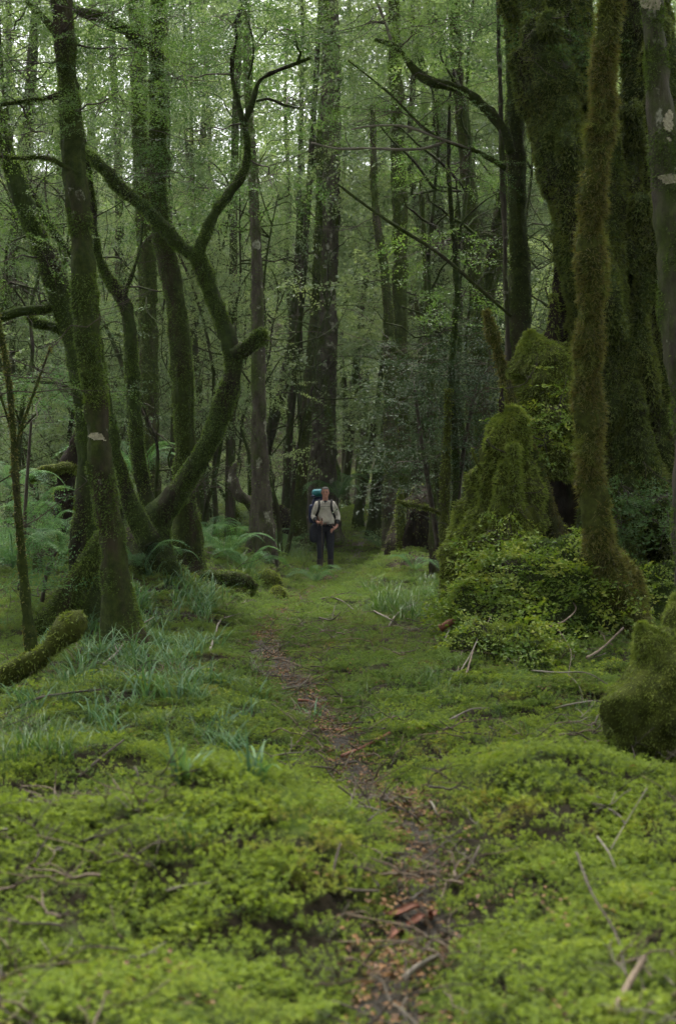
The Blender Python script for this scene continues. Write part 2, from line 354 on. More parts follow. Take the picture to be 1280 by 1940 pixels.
# ------------------------------------------------------------------ ground sheet and path
ys = np.concatenate([np.linspace(-30, 1.5, 30), 1.6 * (150 / 1.6) ** (np.linspace(0, 1, 420)), [200, 300, 420]])
us = np.sign(np.linspace(-1, 1, 281)) * np.abs(np.linspace(-1, 1, 281)) ** 1.35
half = np.where(ys < 6, 30.0, 0)  # placeholder, replaced below
half = np.maximum(6 + .75 * np.maximum(ys, 0), 30 * (ys < 1.5) + 0)
half = np.maximum(half, 8); half[:30] = np.linspace(30, 9, 30); half[-3:] = (200, 300, 420)
GX = us[None] * half[:, None]; GY = np.repeat(ys[:, None], 281, 1)
GZ = gh(GX, GY); m_, k_ = GX.shape
i = np.arange(m_ - 1)[:, None]; j = np.arange(k_ - 1)[None]
Q = np.stack([i * k_ + j, i * k_ + j + 1, (i + 1) * k_ + j + 1, (i + 1) * k_ + j], -1).reshape(-1, 4)
link('ground', mesh_np('ground', np.stack([GX, GY, GZ], -1).reshape(-1, 3), [Q], M['ground']), kind='structure')

tp, _ = resample(np.array([(x, y, 0) for x, y in TRAIL[1:]]), np.ones(len(TRAIL) - 1), .06)
tt = np.gradient(tp, axis=0); tt /= np.linalg.norm(tt, axis=1)[:, None]; nn_ = np.stack([tt[:, 1], -tt[:, 0], 0 * tt[:, 0]], -1)
wd = .12 + .05 * fbm(tp * 1.5, 2, 4) + .16 * np.exp(-((tp[:, 1] - 14.2) / 2.2) ** 2)
ac = np.linspace(-1, 1, 15)
PP = tp[:, None] + nn_[:, None] * (ac[None, :, None] * wd[:, None, None])
PZ = gh(PP[..., 0], PP[..., 1]) + .012 - .03 * (np.abs(ac) ** 4)[None] + .012 * fbm(PP * 12, 2, 8)
PP[..., 2] = PZ; m_, k_ = PZ.shape
i = np.arange(m_ - 1)[:, None]; j = np.arange(k_ - 1)[None]
Q = np.stack([i * k_ + j, i * k_ + j + 1, (i + 1) * k_ + j + 1, (i + 1) * k_ + j], -1).reshape(-1, 4)
link('path', mesh_np('path', PP.reshape(-1, 3), [Q], M['path']), kind='structure')

# ------------------------------------------------------------------ scatter (for what nobody could count)
def scatter_group(protos):
    g = bpy.data.node_groups.new('scatter', 'GeometryNodeTree')
    g.interface.new_socket('Geometry', in_out='INPUT', socket_type='NodeSocketGeometry'); g.interface.new_socket('Geometry', in_out='OUTPUT', socket_type='NodeSocketGeometry')
    gi = g.nodes.new('NodeGroupInput'); go = g.nodes.new('NodeGroupOutput'); jn = g.nodes.new('GeometryNodeJoinGeometry')
    for p in protos:
        oi = g.nodes.new('GeometryNodeObjectInfo'); oi.inputs['Object'].default_value = p
        ti = g.nodes.new('GeometryNodeGeometryToInstance'); g.links.new(oi.outputs['Geometry'], ti.inputs[0]); g.links.new(ti.outputs[0], jn.inputs[0])
    ip = g.nodes.new('GeometryNodeInstanceOnPoints'); ip.inputs['Pick Instance'].default_value = True
    def attr(nm, ty):
        a = g.nodes.new('GeometryNodeInputNamedAttribute'); a.data_type = ty; a.inputs['Name'].default_value = nm; return a.outputs['Attribute']
    e = g.nodes.new('FunctionNodeEulerToRotation'); g.links.new(attr('rot', 'FLOAT_VECTOR'), e.inputs[0])
    g.links.new(gi.outputs[0], ip.inputs['Points']); g.links.new(jn.outputs[0], ip.inputs['Instance'])
    g.links.new(attr('idx', 'INT'), ip.inputs['Instance Index']); g.links.new(e.outputs[0], ip.inputs['Rotation']); g.links.new(attr('scl', 'FLOAT'), ip.inputs['Scale'])
    g.links.new(ip.outputs[0], go.inputs[0]); return g
def scatter(name, P, R, S, I, protos):
    me = bpy.data.meshes.new(name); me.vertices.add(len(P)); me.vertices.foreach_set('co', np.asarray(P, np.float32).ravel())
    a = me.attributes.new('rot', 'FLOAT_VECTOR', 'POINT'); a.data.foreach_set('vector', np.asarray(R, np.float32).ravel())
    a = me.attributes.new('scl', 'FLOAT', 'POINT'); a.data.foreach_set('value', np.asarray(S, np.float32))
    a = me.attributes.new('idx', 'INT', 'POINT'); a.data.foreach_set('value', np.asarray(I, np.int32))
    o = link(name, me, kind='stuff'); md = o.modifiers.new('scatter', 'NODES'); md.node_group = scatter_group(protos); return o

def leaf_quads(B, D, UP, L, W, fold=.15):
    S = np.cross(D, UP); S /= np.linalg.norm(S, axis=1)[:, None] + 1e-9
    U = np.cross(S, D); L = np.asarray(L)[:, None]; W = np.asarray(W)[:, None]
    V = np.stack([B, B + D * L * .5 + S * W * .5 + U * W * fold, B + D * L - U * L * .08, B + D * L * .5 - S * W * .5 + U * W * fold], 1).reshape(-1, 3)
    return V, np.arange(len(B) * 4).reshape(-1, 4)
def unit(a): return a / (np.linalg.norm(a, axis=-1, keepdims=True) + 1e-9)

def moss_clump(seed, n=22, rad=.085, hgt=.055, lf=.02, mat='moss_ground'):
    r = np.random.default_rng(seed); G = Geo()
    for k in range(n):
        a = r.uniform(0, 6.283); d = rad * math.sqrt(r.random()); h = hgt * r.uniform(.6, 1.25) * (1 - .25 * (d / rad) ** 2)
        root = np.array([d * math.cos(a), d * math.sin(a), -.015]); lean = np.array([math.cos(a) * d * 2.5 + r.normal() * .25, math.sin(a) * d * 2.5 + r.normal() * .25, 1]); lean /= np.linalg.norm(lean)
        nl = 14; t = np.concatenate([np.linspace(.35, .88, 7), np.full(7, 1.0)]); az = np.arange(nl) * 2.4 + r.uniform(0, 6)
        B = root + lean * (t * h)[:, None]
        el = np.where(t > .95, r.uniform(.45, .95, nl), r.uniform(.1, .5, nl))
        D = unit(np.stack([np.cos(az) * np.cos(el), np.sin(az) * np.cos(el), np.sin(el)], -1) + lean * .15)
        L = lf * r.uniform(.75, 1.25, nl) * np.where(t > .95, .95, .8)
        V, Qd = leaf_quads(B, D, np.tile([0, 0, 1.], (nl, 1)), L, L * .34)
        G.add(V, Qd, a=np.repeat(sstep(.35, 1.0, t) * r.uniform(.55, 1.), 4))
    o = bpy.data.objects.new('moss_clump', G.mesh('moss_clump', M[mat], smooth=False, attr='tip')); return o
CL = [moss_clump(s, 38, .12, .055, .0165) for s in (1, 2, 3)] + [moss_clump(4, 52, .12, .042, .0125), moss_clump(5, 24, .1, .075, .021), moss_clump(6, 60, .13, .034, .0115), moss_clump(7, 16, .1, .05, .025)]
CL_FAR = [moss_clump(s, 30, .12, .042, .018, 'shade_toned_moss') for s in (11, 12, 13)]

def moss_field():
    P = []; S = []
    for y0, y1, dens, sc in [(1.6, 6, 170, .9), (6, 10, 135, .95), (10, 17, 95, 1.1), (17, 27, 46, 1.35), (27, 60, 14, 1.7)]:
        hw = .3 * y1 + 1.6; n = int(dens * (y1 - y0) * 2 * hw)
        x = rng.uniform(-hw, hw, n); y = rng.uniform(y0, y1, n)
        td = trail_dist(x, y); q = np.stack([x, y, 0 * x], -1)
        half_w = -.05 + .17 * np.maximum(0, fbm(q * 2.6, 2, 4) + .22) + .05 * (y < 6) + .16 * np.exp(-((y - 14.2) / 1.8) ** 2) * (fbm(q * 3.3, 2, 44) > -.12)
        cover = fbm(q * 1.3, 3, 31)
        half_w = half_w * (1 - .92 * sstep(15.5, 17.5, y)); keep = (np.abs(x) < .3 * y + 1.4) & ((td > half_w + .1 * rng.random(n) ** 2) | (rng.random(n) < .1)) & ((cover > -.5) | (rng.random(n) < .85))
        verge = np.exp(-(((x - .75) / .9) ** 2 + ((y - 16.0) / 2.2) ** 2)); keep &= rng.random(n) > .75 * verge
        x, y, td = x[keep], y[keep], td[keep]; P.append(np.stack([x, y, gh(x, y)], -1))
        S.append(sc * rng.uniform(.65, 1.3, len(x)) * (.6 + .4 * np.maximum(sstep(.08, .4, td), sstep(16, 19, y))))
    P = np.concatenate(P); S = np.concatenate(S); n = len(P)
    R = np.stack([rng.normal(0, .16, n), rng.normal(0, .16, n), rng.uniform(0, 6.283, n)], -1)
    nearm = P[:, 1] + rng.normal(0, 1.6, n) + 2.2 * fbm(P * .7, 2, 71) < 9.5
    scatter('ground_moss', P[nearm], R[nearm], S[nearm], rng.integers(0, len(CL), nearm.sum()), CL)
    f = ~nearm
    scatter('shade_toned_moss', P[f], R[f], S[f], rng.integers(0, len(CL_FAR), f.sum()), CL_FAR)
moss_field()

def leaf_litter():
    protos = []
    for s in range(3):
        r = np.random.default_rng(50 + s); n = 9
        B = np.column_stack([r.normal(0, .05, (n, 2)), r.uniform(0, .012, n)]); a = r.uniform(0, 6.28, n); D = unit(np.stack([np.cos(a), np.sin(a), r.uniform(-.1, .25, n)], -1))
        V, Qd = leaf_quads(B, D, unit(np.column_stack([r.normal(0, .35, (n, 2)), np.ones(n)])), r.uniform(.015, .032, n), r.uniform(.009, .018, n), .25)
        protos.append(bpy.data.objects.new('litter_bit', mesh_np('litter_bit', V, [Qd], M['litter'], False)))
    n = 3000; u = rng.integers(0, len(tp), n); off = rng.normal(0, .6, n)
    p = tp[u] + nn_[u] * (off * wd[u] * 1.2)[:, None]; k = p[:, 1] < 30; p = p[k]
    x = rng.uniform(-4, 5, 2600); y = rng.uniform(3, 20, 2600); p2 = np.column_stack([x, y, 0 * x])[fbm(np.column_stack([x, y, 0 * x]) * 1.3, 3, 31) < -.1]
    p = np.vstack([p, p2]); p[:, 2] = gh(p[:, 0], p[:, 1]) + .018; n = len(p)
    scatter('leaf_litter', p, np.stack([rng.normal(0, .2, n), rng.normal(0, .2, n), rng.uniform(0, 6.28, n)], -1), rng.uniform(.7, 1.4, n), rng.integers(0, 3, n), protos)
leaf_litter()

# ------------------------------------------------------------------ foliage sprays
def spray(seed, L=.7, lf=.022, twig=True, step=.85, spread=.5):
    """a flat, drooping beech twig with leaves in two rows; returns vertices, quads, twig quads"""
    r = np.random.default_rng(seed); B = []; D = []; TW = []
    def row(o, d, ln):
        n = max(2, int(ln / (lf * step))); t = np.linspace(.1, 1, n); sgn = np.where(np.arange(n) % 2, 1., -1.)
        dr = np.array([0, 0, -.22]); p = o + d * (t * ln)[:, None] + dr * (t ** 2)[:, None] * ln * .6
        sd_ = np.array([-d[1], d[0], 0]); B.append(p + r.normal(0, lf * .25, (n, 3)))
        D.append(unit(d * .7 + sd_ * sgn[:, None] + r.normal(0, .25, (n, 3)))); TW.append((o, p[-1]))
    x = np.array([1., 0, 0]); row(np.zeros(3), x, L); k = int(L / (lf * 2.6)); k = max(5, min(k, 12))
    for q in range(k):
        t = .12 + .8 * q / k; s = 1 if q % 2 else -1; a = s * r.uniform(.55, .95); ln = spread * L * (1.05 - t) * r.uniform(.7, 1.2)
        row(np.array([t * L, 0, -.13 * L * t * t]), np.array([math.cos(a), math.sin(a), r.normal(0, .08)]), ln)
    B = np.vstack(B); D = np.vstack(D); n = len(B); up = unit(np.column_stack([r.normal(0, .8, (n, 2)), np.ones(n)])); l = lf * r.uniform(.75, 1.25, n)
    V, Qd = leaf_quads(B, D, up, l, l * .62)
    return V, Qd, TW
SPR = {'near': [spray(s, .62, .027, step=.9) for s in range(6)], 'mid': [spray(20 + s, .8, .042, step=.9) for s in range(5)], 'filmy': [spray(95 + s, .26, .045, step=.75, spread=.8) for s in range(4)], 'far': [spray(40 + s, 1.05, .068, step=.8) for s in range(4)], 'dist': [spray(80 + s, 2.6, .24, step=.75) for s in range(4)],
       'shrub': [spray(60 + s, .42, .034, step=1.0, spread=.7) for s in range(5)]}
def rotm(az, pit, roll):
    ca, sa, cp, sp, cr, sr = np.cos(az), np.sin(az), np.cos(pit), np.sin(pit), np.cos(roll), np.sin(roll); o = np.zeros((len(az), 3, 3))
    Z = np.zeros((len(az), 3, 3)); Z[:, 0, 0] = ca; Z[:, 0, 1] = -sa; Z[:, 1, 0] = sa; Z[:, 1, 1] = ca; Z[:, 2, 2] = 1
    Yv = np.zeros_like(Z); Yv[:, 0, 0] = cp; Yv[:, 2, 0] = sp; Yv[:, 0, 2] = -sp; Yv[:, 2, 2] = cp; Yv[:, 1, 1] = 1
    X = np.zeros_like(Z); X[:, 1, 1] = cr; X[:, 2, 2] = cr; X[:, 1, 2] = -sr; X[:, 2, 1] = sr; X[:, 0, 0] = 1
    return Z @ Yv @ X
def sprays_geo(G, kind, P, az, pit, roll, sc, rg):
    pool = SPR[kind]; idx = rg.integers(0, len(pool), len(P)); R = rotm(az, pit, roll)
    for k, (V, Qd, _) in enumerate(pool):
        s = idx == k; c = int(s.sum())
        if not c: continue
        W = np.einsum('nij,vj->nvi', R[s] * sc[s][:, None, None], V) + P[s][:, None]
        G.add(W.reshape(-1, 3), (Qd[None] + (np.arange(c) * len(V))[:, None, None]).reshape(-1, 4))
def thin(G, a, b, ra, rb, rg, bend=.12, seg=4, n=5):
    """a thin twig as a small tube"""
    a = np.asarray(a, float); b = np.asarray(b, float); L = np.linalg.norm(b - a)
    t = np.linspace(0, 1, n)[:, None]; P = a + (b - a) * t + np.sin(t * math.pi) * rg.normal(0, bend * L * .6, 3) + rg.normal(0, .03 * L, (n, 3)) * np.sin(t * math.pi)
    q = tube(P, np.linspace(ra, rb, n), seg, L / n, 0.05, 3, seed=int(rg.integers(1000))); G.add(q['V'], q['Q'], q['T'])
    return P

# ------------------------------------------------------------------ background beeches: a few kinds, copied
def beech_kind(seed, H, r0, z0, limbs, lean=.03, per=12, kind='far', llen=(1.6, 4.6), pend=-.22):
    r = np.random.default_rng(seed)
    n = 9; z = np.linspace(-.4, H, n); P = np.column_stack([np.cumsum(r.normal(0, .24, n)) + lean * z, np.cumsum(r.normal(0, .2, n)), z]); P[0, :2] = P[1, :2]
    R = r0 * (1 - .8 * np.clip(z / H, 0, 1) ** 1.1)
    t = tube(P, R, 10, .55, .1, 1.2, seed=seed, wob=.25, gz=0., flare=.7, flare_h=.5)
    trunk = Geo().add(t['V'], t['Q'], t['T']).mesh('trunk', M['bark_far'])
    B = Geo(); G = Geo()
    for k in range(limbs):
        u = (k + r.random()) / limbs; zz = z0 + (H - z0) * u ** .9; i = int(np.argmin(np.abs(t['C'][:, 2] - zz))); o = t['C'][i]
        az = k * 2.4 + r.normal(0, .4); ln = r.uniform(*llen) * (1.1 - .5 * u); up = r.uniform(-.1, .45)
        e = o + np.array([math.cos(az) * ln, math.sin(az) * ln, up * ln]); q = thin(B, o, e, max(.01, t['r'][i] * .17), .005, r, .12, 5, 6)
        m = per; tt_ = r.uniform(.25, 1.1, m); c = o + (e - o) * tt_[:, None]; c = c + r.normal(0, .2, (m, 3)) * np.array([1, 1, .3]) * ln * .8
        sprays_geo(G, kind, c, az + r.choice([-1, 1], m) * r.uniform(.1, 1.2, m), r.normal(pend, .35, m), r.normal(0, .45, m), r.uniform(.7, 1.3, m), r)
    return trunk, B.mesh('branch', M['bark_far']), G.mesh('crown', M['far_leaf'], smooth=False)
KINDS = [beech_kind(101, 21, .27, 3.5, 30, per=25), beech_kind(102, 24, .34, 6.5, 32, -.02, per=25), beech_kind(103, 18, .2, 2.2, 28, .04, per=25), beech_kind(104, 22, .24, 5, 30, -.05, per=25),
         beech_kind(105, 15, .13, 2.0, 26, .02, 18, 'far', (.9, 2.8))]
SAPL = [beech_kind(111, 6.5, .045, .9, 24, .03, 7, 'mid', (.5, 1.5), -.05), beech_kind(112, 5, .035, .7, 20, -.05, 7, 'mid', (.5, 1.3), -.05), beech_kind(113, 8, .06, 1.5, 28, .02, 7, 'mid', (.6, 1.7), -.05)]
def plant(name, kind, x, y, label, cat, group, sxy=1., sz=1., rz=0., tilt=0.):
    o = thing(name, label, cat, (x, y, g1(x, y)), group, rz); o.scale = (sxy, sxy, sz); o.rotation_euler = (0, tilt, rz)
    for nm, me in zip(('trunk', 'branches', 'crown'), kind):
        c = link(nm, me, o)
        if nm != 'trunk': c['kind'] = 'stuff'
    return o

GB = 'beech trees standing back in the forest'
LB = ['tall mossy beech trunk far back among many, with a leafy crown', 'slender beech in the forest background with light green layered leaves']
bgl = [(62, 14, 30), (98, 18, 34), (312, 14, 29), (412, 16, 33), (435, 20, 31), (545, 16, 38), (566, 14, 42), (588, 18, 45), (655, 13, 55), (672, 12, 48), (700, 18, 52), (810, 14, 34), (830, 18, 42), (1010, 16, 40), (1045, 20, 36), (30, 24, 38), (140, 22, 44), (230, 22, 40), (345, 22, 46), (385, 14, 38), (520, 18, 48), (780, 24, 46), (880, 30, 50), (960, 22, 44), (640, 16, 64), (600, 14, 58), (720, 14, 66)]
pos = []
for px, wpx, Y in bgl:
    pos.append(((px - CX) / F * Y, Y, wpx * Y / F))
r_ = np.random.default_rng(5)
while len(pos) < 112:
    y = r_.uniform(32, 86); x = r_.uniform(-.30 * y - 3, .30 * y + 3)
    if abs(x - .3) < 1.6 and y < 46: continue
    if -.004 * y < x / y < .045 and r_.random() < .7: continue
    if any((x - a) ** 2 + (y - b) ** 2 < 2.2 for a, b, c in pos): continue
    pos.append((x, y, r_.uniform(.2, .6)))
MARKS = [(-9000, 'the left edge'), (170, 'the banded beech'), (330, 'the split-foot beech'), (490, 'the lichen-mottled trunk'), (617, 'the hiker'), (745, 'the paired trunks'), (905, 'the forked beech'), (982, 'the spotted trunk'), (1120, 'the shaggy trunk'), (9000, 'the right edge')]
def zone(x, y):
    px = CX + x / y * F; k = max(i for i, m in enumerate(MARKS[:-1]) if m[0] <= px); return k, px
zs = [zone(x, y) for x, y, d in pos]; ORD = ('first', 'second', 'third', 'fourth', 'fifth', 'sixth')
for q, (x, y, d) in enumerate(pos):
    k = int(r_.integers(0, 5)); k = 4 if d < .2 else k
    base = (.54, .68, .4, .48, .26)[k]
    s = np.clip(d / base, .6, 1.5) if q >= len(bgl) else np.clip(d / base, .4, 1.6)
    z_, px = zs[q]; A, B_ = MARKS[z_][1], MARKS[z_ + 1][1]
    if q < len(bgl):
        same = sorted(zs[i][1] for i in range(len(bgl)) if zs[i][0] == z_); rk = ORD[same.index(px)]
        lab = f"{'slim' if d < .18 else 'sturdier'} far beech, {rk} from left between {A} and {B_}"; grp = 'beech trees standing back in the forest'
    else: lab = f"half-hidden beech deep in the forest between {A} and {B_}"; grp = f"deep forest beeches between {A} and {B_}"
    plant('beech_tree', KINDS[k], x, y, lab, 'tree', grp, s, r_.uniform(.95, 1.25), r_.uniform(0, 6.28), r_.normal(0, .05))
sp = []
while len(sp) < 60:
    y = r_.uniform(22, 52); x = r_.uniform(-.27 * y - 1, .27 * y + 1)
    if abs(x - .25) < 1.5 + .02 * y: continue
    if 2.0 < x < 6 and y < 24 : continue
    sp.append((x, y))
for x, y in sp:
    z_ = zone(x, y)[0]; plant('beech_sapling', SAPL[int(r_.integers(0, 3))], x, y, f'thin leafy sapling in the understorey between {MARKS[z_][1]} and {MARKS[z_ + 1][1]}', 'sapling', f'understorey saplings between {MARKS[z_][1]} and {MARKS[z_ + 1][1]}', r_.uniform(.8, 1.2), r_.uniform(.8, 1.25), r_.uniform(0, 6.28), r_.normal(0, .05))

def bare_kind(seed, H, r0):
    r = np.random.default_rng(seed); n = 9; z = np.linspace(-.2, H, n); P = np.column_stack([np.cumsum(r.normal(0, .16, n)), np.cumsum(r.normal(0, .12, n)), z]); P[0, :2] = P[1, :2]
    t = tube(P, np.linspace(r0, r0 * .25, n), 7, .15, .2, 2, seed=seed, wob=.6); G = Geo()
    for k in range(13):
        o = t['C'][int(r.uniform(.2, 1) * (len(t['C']) - 1))]; az = r.uniform(0, 6.28); L = r.uniform(.5, 1.6); q = thin(G, o, o + np.array([math.cos(az), math.sin(az), r.uniform(-.2, 1.1)]) * L, r0 * .4, .003, r, .3, 4, 7)
        for c in range(4): b_ = q[int(r.integers(2, 7))]; thin(G, b_, b_ + r.normal(0, .35, 3) * L, .005, .002, r, .25, 3, 5)
    return Geo().add(t['V'], t['Q'], t['T']).mesh('stem', M['bark_dark']), G.mesh('twigs', M['bark_dark'])
BARE = [bare_kind(201 + k, h, r0) for k, (h, r0) in enumerate([(5, .035), (7, .05), (4, .028), (8.5, .06)])]
for a in range(84):
    y = r_.uniform(17.5, 44); x = r_.uniform(-.27 * y, .25 * y)
    if abs(x - .2) < 1.7 or (x > 1.2 and y < 20): continue
    o = thing('bare_sapling', f'thin crooked stem with bare twigs between {MARKS[zone(x, y)[0]][1]} and {MARKS[zone(x, y)[0] + 1][1]}', 'sapling', (x, y, g1(x, y)), f'bare crooked stems between {MARKS[zone(x, y)[0]][1]} and {MARKS[zone(x, y)[0] + 1][1]}', r_.uniform(0, 6.28)); k = int(r_.integers(0, 4)); q = r_.uniform(.8, 1.3); o.scale = (q, q, r_.uniform(.8, 1.3)); o.rotation_euler = (r_.normal(0, .08), r_.normal(0, .1), o.rotation_euler[2])
    link('stem', BARE[k][0], o); tw = link('twigs', BARE[k][1], o, kind='stuff')

def undergrowth():
    protos = [bpy.data.objects.new('undergrowth_spray', mesh_np('undergrowth_spray', V, [Q_], M['far_leaf'], False)) for V, Q_, _ in SPR['mid']]
    r = np.random.default_rng(88); n = 9000; y = r.uniform(33, 84, n); x = r.uniform(-.32, .32, n) * y; k = (trail_dist(x, y) > .9) & (fbm(np.column_stack([x, y, 0 * x]) * .25, 2, 15) > -.25); x, y = x[k], y[k]; n = len(x)
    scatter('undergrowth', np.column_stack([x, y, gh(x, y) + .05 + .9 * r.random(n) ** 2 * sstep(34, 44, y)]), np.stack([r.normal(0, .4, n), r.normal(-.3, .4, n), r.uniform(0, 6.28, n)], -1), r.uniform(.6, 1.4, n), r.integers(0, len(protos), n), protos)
undergrowth()

def distant_forest():
    G = Geo(); r = np.random.default_rng(77); n = 6400
    y = r.uniform(66, 112, n); x = r.uniform(-40, 40, n); z = gh(x, y) + (24 - .1 * (y - 66)) * r.random(n) ** .8
    sprays_geo(G, 'dist', np.column_stack([x, y, z]), r.uniform(0, 6.28, n), r.normal(-.25, .4, n), r.normal(0, .5, n), r.uniform(.7, 1.4, n), r)
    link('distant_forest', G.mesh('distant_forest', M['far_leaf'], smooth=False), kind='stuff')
distant_forest()

def surrounding_forest():
    r = np.random.default_rng(404); P = []
    while len(P) < 46:
        y = r.uniform(-22, 15); x = r.uniform(-17, 17)
        if -5.2 < x < 5.2 and y > -4.5 or abs(x) < .3 * y + 4.6 and y > 0: continue
        if any((x - a) ** 2 + (y - b) ** 2 < 5 for a, b in P): continue
        P.append((x, y))
    P = np.array(P); P = np.column_stack([P, gh(P[:, 0], P[:, 1])]); n = len(P); R_ = np.stack([0 * P[:, 0], 0 * P[:, 0], r.uniform(0, 6.28, n)], -1); S = r.uniform(.85, 1.1, n); I = r.integers(0, 5, n)
    for q, nm in enumerate(('surrounding_trunks', 'surrounding_branches', 'surrounding_forest')): scatter(nm, P, R_, S, I, [bpy.data.objects.new(nm + '_kind', k[q]) for k in KINDS])
surrounding_forest()
# ------------------------------------------------------------------ trees of the foreground and middle distance
def px_poly(pts, Y):
    P = []; R = []
    for p in pts:
        y = Y + (p[3] if len(p) > 3 else 0); P.append(at(p[0], p[1], y)); R.append(p[2] * .5 * y / F)
    return np.array(P), np.array(R)
class Tree:
    def __init__(s, name, label, cat, Y, trunk, bark='bark', moss='moss_deep', dens=1500, ln=.035, flare=.8, flare_h=.45, seg=20, amp=.16, flute=.05, step=.1, thr=-.25, group=None, ground=True, front=True, roots=5, wob=.15, ell=1., bw=.008, cush=.03):
        s.cush = cush
        s.bark, s.moss, s.dens, s.ln, s.thr, s.front, s.bw = bark, moss, dens, ln, thr, front, bw
        P, R = px_poly(trunk, Y); s.seed = abs(hash((round(trunk[0][0]), round(trunk[0][1])))) % 900
        gz = g1(P[0][0], P[0][1])
        if ground: P = np.vstack([[P[0][0], P[0][1], min(gz, P[0][2]) - .25], P]); R = np.concatenate([[R[0] * 1.05], R])
        s.loc = np.array([P[0][0], P[0][1], gz if ground else P[0][2]])
        s.root = thing(name, label, cat, s.loc, group); s.rg = np.random.default_rng(s.seed + 1); s.tubes = []
        t = tube(P, R, seg, step, amp, 2.5, flute, s.seed, wob, gz if ground else None, flare if ground else 0, flare_h, roots, ell, fine=True, cush=cush); s.tubes.append(t); s.trunk = t
        s.tobj = link('trunk', Geo().add(t['V'], t['Q'], t['T']).mesh('trunk', M[bark], s.loc), s.root)
        s.fuzz = Geo(); s._fz(t); s.leaf = Geo(); s.twg = Geo()
    def _fz(s, t, k=1.):
        if s.dens:
            p, n = tube_points(t, s.dens * k, s.rg, s.front, s.thr, 3, s.seed); V, T, a = blades(p, n, s.ln, s.bw, rg=s.rg); s.fuzz.add(V, T=T, a=a)
    def branch(s, pts, Y, name='branch', amp=.14, seg=12, bark=None, k=1., step=.08, wob=.25, capr=.5):
        P, R = px_poly(pts, Y); t = tube(P, R, seg, step, amp, 4, .03, int(pts[-1][0]) % 500, wob, capr=capr, fine=True, cush=s.cush); s.tubes.append(t)
        link(name, Geo().add(t['V'], t['Q'], t['T']).mesh(name, M[bark or s.bark], s.loc), s.root); s._fz(t, k); return s
    def leaves(s, clusters, kind='near'):
        """clusters of leafy sprays, each carried by a limb from the nearest wood of this tree"""
        for px, py, Y, rx, rz, n in clusters:
            n = int(n * 2.2); c = at(px, py, Y); sx, sz = rx * Y / F, rz * Y / F; C = np.concatenate([t['C'] for t in s.tubes]); a = C[np.argmin(np.linalg.norm((C - c) * [1, 1, 1.4], axis=1))]
            thin(s.twg, a, c, .014, .006, s.rg, .12, 4, 7)
            o = s.rg.normal(0, .5, (n, 3)) * [sx, sx * .8, sz]; P = c + o; az = np.arctan2(o[:, 1], o[:, 0]) + s.rg.normal(0, .7, n)
            sprays_geo(s.leaf, kind, P, az, s.rg.normal(-.2, .3, n), s.rg.normal(0, .4, n), s.rg.uniform(.6, 1.15, n), s.rg)
            for q in s.rg.integers(0, n, min(n, 10)): thin(s.twg, c + s.rg.normal(0, .1, 3) * sx, P[q], .006, .003, s.rg, .15, 3, 5)
        return s
    def twigs(s, n, ln=.8, lo=.2, hi=1., rad=.007):
        for k in range(n):
            t = s.tubes[int(s.rg.integers(0, len(s.tubes)))]; i = int((lo + (hi - lo) * s.rg.random()) * (len(t['C']) - 1)); o = t['C'][i]; az = s.rg.uniform(0, 6.28)
            e = o + np.array([math.cos(az), math.sin(az) * .5, s.rg.uniform(-.4, .7)]) * ln * s.rg.uniform(.5, 1.4); q = thin(s.twg, o, e, rad, .003, s.rg, .2, 3, 6)
            for z in range(3):
                b = q[int(s.rg.integers(2, 6))]; thin(s.twg, b, b + s.rg.normal(0, .35, 3) * ln * .7 + (e - o) * .25, rad * .5, .002, s.rg, .2, 3, 4)
        return s
    def patch(s, px, py, wpx, hpx, name='lichen_patch', mat='lichen', t=None):
        t = t or s.trunk; P, N = t['P'], t['N']; c = at(px, py, float(t['C'][np.argmin(np.abs(t['C'][:, 2] - at(px, py, t['C'][0, 1])[2])), 1])); m, seg = P.shape[:2]; Yc = c[1]
        K = 5; rows = np.nonzero(np.abs(P[:, 0, 2] - c[2]) < hpx * Yc / F + .12)[0]
        if len(rows) < 2: return s
        r0, r1 = rows[0], min(rows[-1] + 1, m - 1); A = np.concatenate([P[r0:r1 + 1], P[r0:r1 + 1, :1]], 1); B = np.concatenate([N[r0:r1 + 1], N[r0:r1 + 1, :1]], 1)
        def up(X):
            y = np.linspace(0, X.shape[0] - 1, (X.shape[0] - 1) * K + 1); a = np.minimum(y.astype(int), X.shape[0] - 2); X = X[a] + (X[a + 1] - X[a]) * (y - a)[:, None, None]
            y = np.linspace(0, X.shape[1] - 1, (X.shape[1] - 1) * K + 1); a = np.minimum(y.astype(int), X.shape[1] - 2); return X[:, a] + (X[:, a + 1] - X[:, a]) * (y - a)[None, :, None]
        P, N = up(A), up(B); m, seg = P.shape[:2]; C4 = P[:-1, :-1]; N4 = N[:-1, :-1]
        e = ((C4[..., 0] - c[0]) / (wpx * .5 * Yc / F)) ** 2 + ((C4[..., 2] - c[2]) / (hpx * .5 * Yc / F)) ** 2 + 2.2 * fbm(C4 * [9, 9, 16], 3, 3)
        I, J = np.nonzero((e < 1) & (N4[..., 1] < .1))
        if not len(I): return s
        Pn = P + N * (.005 + .004 * fbm(P * 40, 2, 1))[..., None]; idx = np.stack([I * seg + J, I * seg + J + 1, (I + 1) * seg + J + 1, (I + 1) * seg + J], -1)
        u, inv = np.unique(idx.ravel(), return_inverse=True)
        link(name, mesh_np(name, Pn.reshape(-1, 3)[u] - s.loc, [inv.reshape(-1, 4)], M[mat]), s.root); return s
